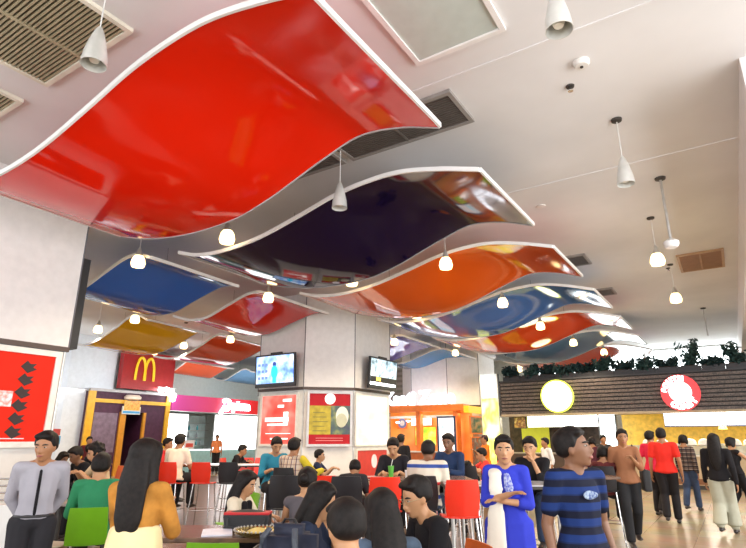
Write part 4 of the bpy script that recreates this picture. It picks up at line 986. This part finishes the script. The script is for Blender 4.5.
    c_((U(0, 0, .02), (.150*hw, .108, .02), 1) if collar else (U(0, 0, -.04), (.196*hw, .136, .03), 1), (U(0, .005, .13), (.126*fw, .095, .07), 1))
    c_((U(0, .005, .13), (.126*fw, .095, .07), 1), (U(0, .0, .30), (.146*fw, .102, .10), 1))
    c_((U(0, .0, .30), (.146*fw, .102, .10), 1), (U(0, -.01, .405), (.148*fw, .075, .045), 1))
    if fem: c_((U(-.07, .075, .29), .052, 0), (U(.07, .075, .29), .052, 0))
    if kurta:
        kz = kurta
        if sit:
            for sd in (-1, 1): hip, kn, an = legs[sd]; c_((hip, (.1, .1, .09), 0), (kn, (.08, .07, .07), 0))
        else: c_((U(0, 0, .0), (.195*hw, .135, .05), 1), (Vector((0, .02, kz)), (.235, .17, .02), 0))
    for sd in (-1, 1):
        S_, el, wr = am[sd]
        c_((U(sd*.045, -.014, .448), (.045, .052, .028), 1), (S_, .049*fw, 0))
        if sleeve == 'none': continue
        q = el.lerp(S_, .35) if sleeve == 'short' else el
        c_((S_, .050*fw, 0), (q, .047 if sleeve == 'short' else .042, 0), grow=e)
        if sleeve == 'long': c_((el, .042, 0), (wr.lerp(el, .05), .032, 0), grow=.010)
        if sleeve == 'half': c_((el, .042, 0), (el.lerp(wr, .3), .038, 0), grow=.011)
    put('kurta' if kurta else 'shirt', C, top, vox*1.05, 3)
    if collar: 
        k = Hulls(); k.hull([(neck+Vector((0, -.005, -.015)), (.066, .066, .02), None), (neck+Vector((0, -.005, .012)), (.06, .06, .012), None)])
        put('collar', k, collar, .008 if detail else .012, 1)
    # hair
    R = Hulls()
    def hr(*n, sub=2): R.hull([(hp(*c), tuple(q*HS for q in r), hR) for c, r in n], sub=sub)
    if hair != 'cap':
        hr(((0, -.026, .052), (.082, .094, .080)), ((0, -.04, .005), (.079, .072, .05)), sub=3)
        hr(((-.04, .045, .092), (.03, .03, .022)), ((.045, .045, .092), (.03, .03, .022)), ((0, -.01, .115), (.05, .06, .025)))
    for sd in (-1, 1): hr(((sd*.068, .012, .045), (.014, .022, .04)), ((sd*.07, -.03, .02), (.014, .03, .03)))
    if hair == 'cap': hr(((0, -.03, .03), (.080, .084, .07)), ((0, -.05, -.02), (.07, .05, .03)))
    if hair in ('long', 'bob'):
        for sd in (-1, 1): hr(((sd*.062, .02, .06), (.028, .04, .045)), ((sd*.076, -.025, -.03), (.022, .045, .04)))
    if hair == 'long':
        b0 = hp(0, -.07, .02); lo = neck+T @ Vector((0, -.10, -.22)); mid = neck+T @ Vector((0, -.085, -.02))
        R.hull([(b0, (.085, .05, .06), None), (mid, (.105, .045, .06), None)]); R.hull([(mid, (.105, .045, .06), None), (lo, (.095, .028, .06), None)]); R.hull([(lo, (.095, .028, .06), None), (lo+Vector((0, .005, -.13)), (.05, .018, .03), None)])
        for sd in (-1, 1): R.hull([(hp(sd*.078, -.02, -.02), (.022, .045, .04), None), (neck+T @ Vector((sd*.095, -.01, -.06)), (.028, .045, .05), None)])
    if hair == 'bun': hr(((0, -.125, .02), (.042, .038, .042)), ((0, -.10, .02), (.03, .03, .03)))
    if hair == 'curly':
        q = random.Random(int(px))
        for i in range(46):
            a = q.random()*6.28; z = q.uniform(-.02, .13); rad = .085*sqrt(max(0, 1-((z-.04)/.12)**2)); c = (rad*cos(a), -.025+rad*1.1*sin(a), z)
            if c[1] < .05 or z > .08: hr((c, (.020, .020, .020)), (tuple(w_*1.04 for w_ in c), (.014,)*3), sub=1)
    put('hair', R, HAIR, .009 if detail else .013, 3)
    if hair == 'cap':
        K = Hulls(); K.hull([(hp(0, -.015, .075), (.083, .096, .05), hR), (hp(0, -.015, .10), (.074, .085, .035), hR)], sub=2); K.hull([(hp(0, .09, .055), (.05, .04, .008), hR), (hp(0, .05, .06), (.07, .04, .012), hR)]); put('cap', K, mat('cap_dark', (.05, .02, .02), .7))
    # face
    if D < 14 and abs((phi+180) % 360-180) < 115:
        for sd in (-1, 1):
            if D < 7.2: k = Hulls(); k.hull([(hp(sd*.030, .0745, .012), (.0135, .008, .0055), hR)]); put('eye', k, EYEW)
            k = Hulls(); k.hull([(hp(sd*.030, .0795, .012), (.0068, .006, .0058), hR)]); put('iris', k, IRIS)
            k = Hulls(); k.hull([(hp(sd*.014, .0835, .030), (.005, .005, .004), hR), (hp(sd*.034, .080, .036), (.006, .005, .0045), hR), (hp(sd*.050, .069, .030), (.004, .004, .003), hR)], sub=1); put('eyebrow', k, BROW)
        k = Hulls(); k.hull([(hp(-.022, .082, -.053), (.004, .005, .003), hR), (hp(.022, .082, -.053), (.004, .005, .003), hR), (hp(0, .0905, -.048), (.008, .006, .004), hR), (hp(0, .089, -.058), (.010, .006, .005), hR)], sub=1); put('lips', k, LIP)
    info = dict(ob=ob, s=s, U=U, hp=hp, hR=hR, am=am, neck=neck, put=put, T=T, legs=legs, pz=pz, vox=vox)
    if sit and ch:
        o2 = ob.location-Matrix.Rotation(rz, 3, 'Z') @ Vector((0, .0, 0))
        chair2(ch[0], ch[1], (o2.x, o2.y), rz, ch[2])
    PEOPLE.append(info); return info
trou_k = cloth('charcoal', (.025, .024, .028)); jeans = cloth('denim', (.05, .075, .14), .2); dk = cloth('dark', (.02, .018, .02)); khaki = cloth('khaki', (.28, .26, .2)); blk = cloth('black', (.012, .011, .013))
# ---- standing and walking
a = person('waiter in a pale grey shirt with black collar standing by the red poster', 48, 432, 4.9, 0, cloth('palegrey', (.36, .35, .39)), trou_k, sleeve='long', arms='behind', collar=blk, yaw=-24, nod=6, skin='a')
k = Hulls(); U = a['U']
k.hull([(U(0, .112, .40), (.012, .006, .02), None), (U(0, .126, .28), (.013, .006, .05), None)]); k.hull([(U(0, .126, .28), (.013, .006, .05), None), (U(0, .115, .08), (.013, .006, .05), None)]); a['put']('placket', k, blk)
k = Hulls(); k.hull([(U(0, .0, .03), (.17, .128, .016), None), (U(0, .0, .045), (.168, .126, .014), None)]); a['put']('belt', k, black)
cream_c = cloth('cream', (.75, .62, .38)); a = person('person hurrying past in a mustard top and a cream skirt, lower left', 148, 437, 3.5, 150, cloth('mustard', (.50, .22, .04), .3), cream_c, arms='phone', hair='long', fem=True, skin='b', walk=.5, kurta=.9, sleeve='long')
k = Hulls(); k.hull([(Vector((0, 0, 1.02)), (.18, .14, .04), None), (Vector((0, .02, .25)), (.30, .27, .02), None)]); a['put']('skirt', k, cream_c, .015, 3)
k = Hulls(); U = a['U']; k.hull([(U(0, .0, .06), (.19, .15, .04), None), (U(0, .0, .20), (.165, .135, .04), None)]); a['put']('waist_wrap', k, cloth('wrap', (.80, .66, .36)), .015, 3)
# woman in blue with dupatta
blue = cloth('royal', (.035, .05, .50)); a = person('woman in a royal blue kurta with a white shawl standing with folded arms', 503, 436, 4.95, -4, blue, cloth('blueblack', (.03, .03, .12)), arms='crossed', hair='bun', fem=True, skin='b', sleeve='half', kurta=.45, yaw=4)
k = Hulls(); U = a['U']; wc = cloth('offwhite', (.80, .76, .66))
for q0, q1 in [((.105, -.03, .455), (.09, .10, .40)), ((.09, .10, .40), (.085, .158, .27)), ((.085, .158, .27), (.095, .15, .10))]: k.hull([(U(*q0), (.055, .022, .03), None), (U(*q1), (.068, .022, .03), None)])
k.hull([(U(.095, .15, .10), (.075, .022, .03), None), (Vector((.12, .17, .42)), (.12, .035, .02), None)]); k.hull([(U(.115, -.03, .455), (.05, .03, .03), None), (U(.10, -.12, .25), (.06, .02, .05), None)])
a['put']('dupatta', k, wc, .012, 3)
k = Hulls(); k.hull([(U(-.015, .118, .40), (.03, .008, .02), None), (U(-.03, .15, .29), (.045, .008, .05), None)]); a['put']('embroidery', k, noisy('embroidery', [(.06, .08, .5), (.5, .55, .7)], 60, rough=.7), .008, 1)
k = Hulls(); k.hull([(a['hp'](0, .085, .052), (.004, .004, .005), None)]); a['put']('bindi', k, LIP)
# man with blue stripes
bs = stripes('cloth_blue_stripes', [(0, (.009, .028, .13)), (.45, (.006, .008, .022)), (.9, (.009, .02, .08))], 'Z', .088)
a = person('man in a dark and blue striped polo shirt with his face turned to the right', 572, 428, 3.6, 42, bs, dk, arms='down', hair='short', skin='c', sleeve='short', yaw=34, fat=1.02, nod=-8)
U = a['U']; k = Hulls(); k.hull([(U(.02, .128, .33), (.05, .006, .028), None), (U(-.0, .128, .33), (.05, .006, .022), None)]); a['put']('chest_print', k, noisy('chest_print', [(.02, .05, .2), (.4, .5, .6)], 50, rough=.8))
# aisle walkers
brn = cloth('brown', (.30, .13, .065)); a = person('man in a brown shirt walking forward with a black shoulder bag', 621, 430, 9.1, 10, brn, cloth('blackish', (.02, .02, .022)), arms=('phone', 'down'), skin='a', sleeve='half', walk=.8, ztop=1.72)
def sling(a, sd, label, m, size=(.13, .06, .16), low=.0, name='shoulder_bag'):
    U = a['U']; s = a['s']; ob = a['ob']; R = Matrix.Rotation(ob.rotation_euler[2], 3, 'Z')
    c = U(sd*.27, -.02, low)*s; w0 = ob.location+R @ c
    t = thing(name, label, 'bag', tuple(w0), ob.rotation_euler[2])
    MB().box(-size[1], -size[0], -size[2], size[1], size[0], size[2]).build('body', m, t, bevel=.03)
    top = U(sd*.13, 0, .50)*s-c; MB().tube([(0, size[0]*.8, size[2]*.8), (top.x*.8, .13, top.z*.6), (top.x, .02, top.z), (top.x*.8, -.11, top.z*.6), (0, -size[0]*.8, size[2]*.8)], .012, 6).build('strap', m, t, True); return t
sling(a, -1, 'black shoulder bag carried by the man in the brown shirt', mat('bag_black', (.02, .02, .022), .7), low=-.02)
redc = cloth('tee_red', (.72, .03, .02)); person('man in a bright red polo shirt seen from behind in the right aisle', 660, 429, 11.3, 178, redc, dk, skin='a', sleeve='short', walk=.35, ztop=1.78, fat=1.1)
person('man in a crimson shirt half hidden behind the bright red polo shirt', 649, 431, 12.4, 150, cloth('crimson', (.62, .02, .06)), dk, skin='a', sleeve='short', walk=-.3, ztop=1.74, arms=('down', 'phone'))
pl = stripes('cloth_plaid_dark', [(0, (.10, .07, .06)), (.5, (.03, .025, .03)), (.8, (.25, .2, .17))], 'Z', .09, cross=('X', .09, [(0, (1, 1, 1)), (.5, (.4, .4, .45)), (.75, (.9, .85, .8))]))
person('person in a dark plaid shirt and jeans walking away toward the right stall', 682, 434, 13.2, 165, pl, jeans, skin='a', sleeve='long', walk=.7, ztop=1.66, hair='bob', fem=True)
a = person('woman with long hair, black top and pale trousers walking away', 712, 433, 10.1, 172, blk, cloth('palegreen', (.42, .42, .33)), skin='a', sleeve='long', walk=.6, ztop=1.66, hair='long', fem=True, fat=1.15)
k = Hulls()
for sd in (-1, 1):
    h_, kn, an = a['legs'][sd]; k.hull([(h_, (.12, .12, .08), None), (kn, (.10, .10, .06), None)]); k.hull([(kn, (.10, .10, .06), None), (an+Vector((0, 0, .06)), (.12, .13, .03), None)])
a['put']('wide_trousers', k, MATS['cloth_palegreen'], .02, 3)
a = person('person in black shorts reaching toward the counter at the right edge', 730, 438, 12.2, 130, blk, blk, skin='b', sleeve='none', arms=('down', 'reach'), walk=.8, ztop=1.6, fem=True, hair='bob')
a = person('person in a black top cut off by the right edge of the picture', 751, 436, 11.0, -100, blk, dk, skin='a', sleeve='short', ztop=1.66)
sling(a, 1, 'black handbag at the right edge of the picture', MATS['bag_black'], low=-.1)
person('server in a white shirt behind the left stall', 545, 446, 14.5, -60, cloth('white', (.72, .70, .68)), dk, skin='a', sleeve='half', ztop=1.58)
person('man in a dark shirt standing far back by the bright door panel', 603, 437, 16.5, 20, cloth('darkgrey', (.05, .045, .045)), dk, skin='a', sleeve='half', ztop=1.66)
person('person in a dark top queueing far back behind the striped polo shirt', 592, 440, 15.0, 160, cloth('plum', (.08, .02, .03)), dk, skin='a', sleeve='half', ztop=1.6, hair='bob')
person('server in an orange uniform and dark cap at the orange kiosk', 484, 435, 15.5, -70, cloth('uniform_orange', (.78, .20, .02)), dk, skin='a', sleeve='half', arms='phone', hair='cap', ztop=1.66)
person('server in an orange top behind the bright white shop counter', 218, 429, 27.3, 0, cloth('uniform_orange2', (.85, .28, .10)), dk, skin='a', sleeve='short', ztop=1.75)
person('dark haired server standing deep inside the beige shop', 90, 437, 17.0, 10, cloth('maroon', (.12, .02, .02)), dk, skin='a', ztop=1.62)
# ---- left seating
person('boy in a green shirt seen from behind on a green chair', 103, 453, 6.85, 172, cloth('green', (.03, .22, .10)), dk, pose='sit', seat=.45, arms='table', skin='b', sleeve='half', lean=12, ch=('low', 'green', 'green low chair under the boy in the green shirt'))
person('curly haired boy in a beige tee beside the boy in green', 97, 443, 8.9, -75, cloth('beige', (.58, .46, .28)), dk, pose='sit', seat=.62, arms='table', hair='curly', skin='b', lean=14, nod=18, ch=('bar', 'orange', 'orange chair under the curly haired boy in beige'))
person('dark clothed diner with head bowed left of the curly haired boy', 77, 447, 9.9, -60, blk, dk, pose='sit', seat=.6, arms='table', skin='c', lean=20, nod=20, sleeve='long', ch=('bar', 'black', 'black chair under the head bowed diner at far left'))
person('dark clothed diner at the far left table behind the waiter', 64, 452, 10.6, 40, blk, dk, pose='sit', seat=.6, arms='table', skin='c', lean=15, nod=15, sleeve='long', hair='long', fem=True, ch=('bar', 'black', 'black chair under the farthest left dark diner behind the waiter'))
person('diner in dark clothes further back between boy and purple kiosk', 92, 444, 11.8, 100, cloth('navyblack', (.015, .02, .03)), dk, pose='sit', seat=.7, arms='table', skin='a', sleeve='long', ch=('bar', 'black', 'black chair under the dark diner before the purple kiosk'))
person('man in a white tee shirt seated on a high chair seen from behind', 181, 434, 11.05, 150, cloth('white2', (.78, .70, .55)), dk, pose='sit', seat=.77, arms='table', skin='a', sleeve='short', lean=10, ch=('bar', 'red', 'red high chair under the man in the white tee'))
person('person in a red top seated beyond the man in the white tee', 169, 438, 12.9, 60, cloth('red2', (.5, .03, .03)), dk, pose='sit', seat=.72, arms='table', skin='a', sleeve='long', lean=8, ch=('bar', 'black', 'black high chair under the person in red beside the white tee'))
person('diner in black on the far side of the left high table', 243, 445, 12.9, 70, blk, dk, pose='sit', seat=.72, arms='table', skin='a', sleeve='long', lean=22, nod=8, ch=('bar', 'red', 'red high chair under the diner in black at the far table side'))
a = person('long haired woman in a white top and black scarf at the low table', 247, 471, 6.0, 62, cloth('white3', (.74, .66, .50)), dk, pose='sit', seat=.45, arms='table', hair='long', fem=True, skin='b', sleeve='half', lean=8, nod=16)
U = a['U']; k = Hulls(); k.hull([(U(.04, .08, .42), (.045, .035, .03), None), (U(.06, .14, .12), (.06, .03, .05), None)]); k.hull([(U(-.06, .08, .42), (.04, .035, .03), None), (U(-.02, .14, .12), (.06, .03, .05), None)]); a['put']('scarf', k, blk, .012, 3)
# ---- middle seating
person('man in a teal shirt looking down before the backlit red poster', 277, 437, 9.6, 15, cloth('teal', (.03, .22, .32)), dk, pose='sit', seat=.72, arms='table', skin='b', sleeve='half', nod=25, lean=8, ch=('bar', 'black', 'black high chair under the man in teal'))
pd = stripes('cloth_plaid_light', [(0, (.55, .42, .3)), (.45, (.10, .05, .09)), (.62, (.6, .5, .38))], 'X', .07, cross=('Z', .08, [(0, (1, 1, 1)), (.6, (.55, .45, .5)), (.75, (1, .95, .9))]))
a = person('man in a checked shirt with yellow sleeve seen from behind', 295, 438, 8.9, 150, pd, dk, pose='sit', seat=.72, arms=('table', 'reach'), skin='a', sleeve='half', lean=6, ch=('bar', 'black', 'black high chair under the man in the checked shirt'))
yc = cloth('yellow', (.62, .48, .03)); k = Hulls(); s0, el, wr = a['am'][1]; k.hull([(s0, .066, None), (el, .056, None)]); k.hull([(el, .056, None), (wr, .044, None)]); a['put']('yellow_sleeve', k, yc, .013, 3)
person('child with dark hair sitting below the yellow and red poster', 320, 451, 9.9, 80, cloth('navy', (.02, .03, .07)), dk, pose='sit', seat=.72, arms='table', skin='b', sleeve='short', lean=5, ch=('bar', 'red', 'red high chair under the dark haired child'))
person('person resting a dark haired head on the high table', 355, 462, 7.2, 170, cloth('blackish2', (.03,.028,.03)), dk, pose='sit', seat=.77, arms='down', skin='a', sleeve='short', lean=42, nod=25, ch=('bar', 'black', 'black high chair under the person resting their head'))
person('man in a dark shirt bending over a green drink', 393, 438, 8.75, -8, cloth('dkshirt', (.018, .016, .02)), dk, pose='sit', seat=.74, arms='table', skin='b', sleeve='half', lean=14, nod=24, ch=('bar', 'black', 'black high chair under the man with the green drink'))
person('dark clothed person standing far behind the man with the green drink', 401, 432, 13.5, 160, blk, dk, skin='c', sleeve='long', ztop=1.66)
ws = stripes('cloth_white_stripes', [(0, (.55, .03, .03)), (.10, (.68, .62, .50)), (.57, (.04, .08, .30)), (.69, (.68, .62, .50))], 'Z', .34)
a = person('man in a white shirt with red and blue stripes seen from behind', 428, 441, 7.15, 168, ws, jeans, pose='sit', seat=.76, arms='table', skin='c', sleeve='short', lean=16, nod=10, fat=1.18, ch=('bar', 'black', 'black high chair under the striped white shirt'))
person('man in a dark blue shirt facing the striped white shirt', 448, 434, 9.0, -20, cloth('dkblue', (.02, .04, .10)), dk, pose='sit', seat=.76, arms='table', skin='c', sleeve='long', nod=8, ch=('bar', 'black', 'black high chair under the man in dark blue'))
person('person in a red tee with dark hair beyond the orange kiosk sign', 481, 448, 11.3, -80, cloth('red3', (.65, .05, .04)), dk, pose='sit', seat=.62, arms='table', skin='b', sleeve='short', lean=10, nod=10, ch=('bar', 'red', 'red chair under the person in the red tee'))
person('dark haired person with head low, left of the red tee', 467, 461, 9.6, 175, blk, dk, pose='sit', seat=.5, arms='table', skin='a', sleeve='short', lean=10, ch=('bar', 'black', 'black chair under the dark haired person beside the red tee'))
a = person('man in a black shirt leaning on the grey high table behind the woman in blue', 529, 437, 7.4, -12, blk, jeans, pose='sit', seat=.76, arms=('chin', 'table'), skin='b', sleeve='half', lean=10, nod=8, ch=('bar', 'red', 'red high chair under the man in black behind the woman in blue'))
person('dark haired diner seated behind the striped polo shirt', 602, 446, 9.3, 172, cloth('burg', (.10, .02, .02)), dk, pose='sit', seat=.68, arms='table', skin='a', sleeve='long', hair='bob', fem=True, ch=('bar', 'black', 'black high chair under the diner behind the striped polo shirt'))
# ---- foreground seating
person('woman with bare arms seen from behind, hair tied, before the black high chair', 308, 468, 5.7, 165, cloth('grey_top', (.10, .09, .10)), dk, pose='sit', seat=.45, arms=('table', 'chin'), skin='b', sleeve='none', hair='bun', fem=True, lean=10, nod=8, ch=('low', 'black', 'black low chair under the bare armed woman'))
a = person('woman in profile with dark hair resting her chin on her hand', 322, 483, 4.2, 78, cloth('dkdenim', (.02, .03, .06)), dk, pose='sit', seat=.45, arms=('chin', 'table'), skin='b', sleeve='half', hair='long', fem=True, lean=12, nod=14, yaw=8, ch=('low', 'black', 'black low chair under the woman resting her chin'))
person('man in a pale pink shirt seen from behind at the bottom centre', 346, 500, 2.9, 205, cloth('pink', (.60, .44, .52)), jeans, pose='sit', seat=.45, arms='table', skin='b', sleeve='short', hair='short', lean=14, nod=6, ch=('low', 'black', 'black low chair under the man in pink'))
a = person('woman with long loose hair and a denim jacket seen from behind', 382, 490, 3.45, 195, cloth('denimjacket', (.09, .13, .19), .3), dk, pose='sit', seat=.45, arms='table', skin='b', sleeve='long', hair='long', fem=True, lean=12, nod=8, ch=('low', 'black', 'black low chair under the woman in the denim jacket'))
a = person('man in black with glasses turned to the left', 416, 477, 4.2, -68, blk, dk, pose='sit', seat=.45, arms='table', skin='b', sleeve='half', lean=16, nod=12, yaw=10, fat=1.1, ch=('low', 'orange', 'orange low chair under the man with glasses'))
gl = MB(); hp = a['hp']
for sd in (-1, 1):
    c = [hp(sd*.031+.021*cos(t_*pi/8), .094, .010+.015*sin(t_*pi/8)) for t_ in range(17)]; gl.tube(c, .0018, 5); gl.tube([hp(sd*.052, .092, .014), hp(sd*.076, .02, .012)], .002, 5)
gl.tube([hp(-.010, .095, .013), hp(.010, .095, .013)], .002, 5)
o = gl.build('glasses', mat('gold_wire', (.5, .42, .25), .3, .8), a['ob'], True); o.data.transform(Matrix.Scale(a['s'], 4))
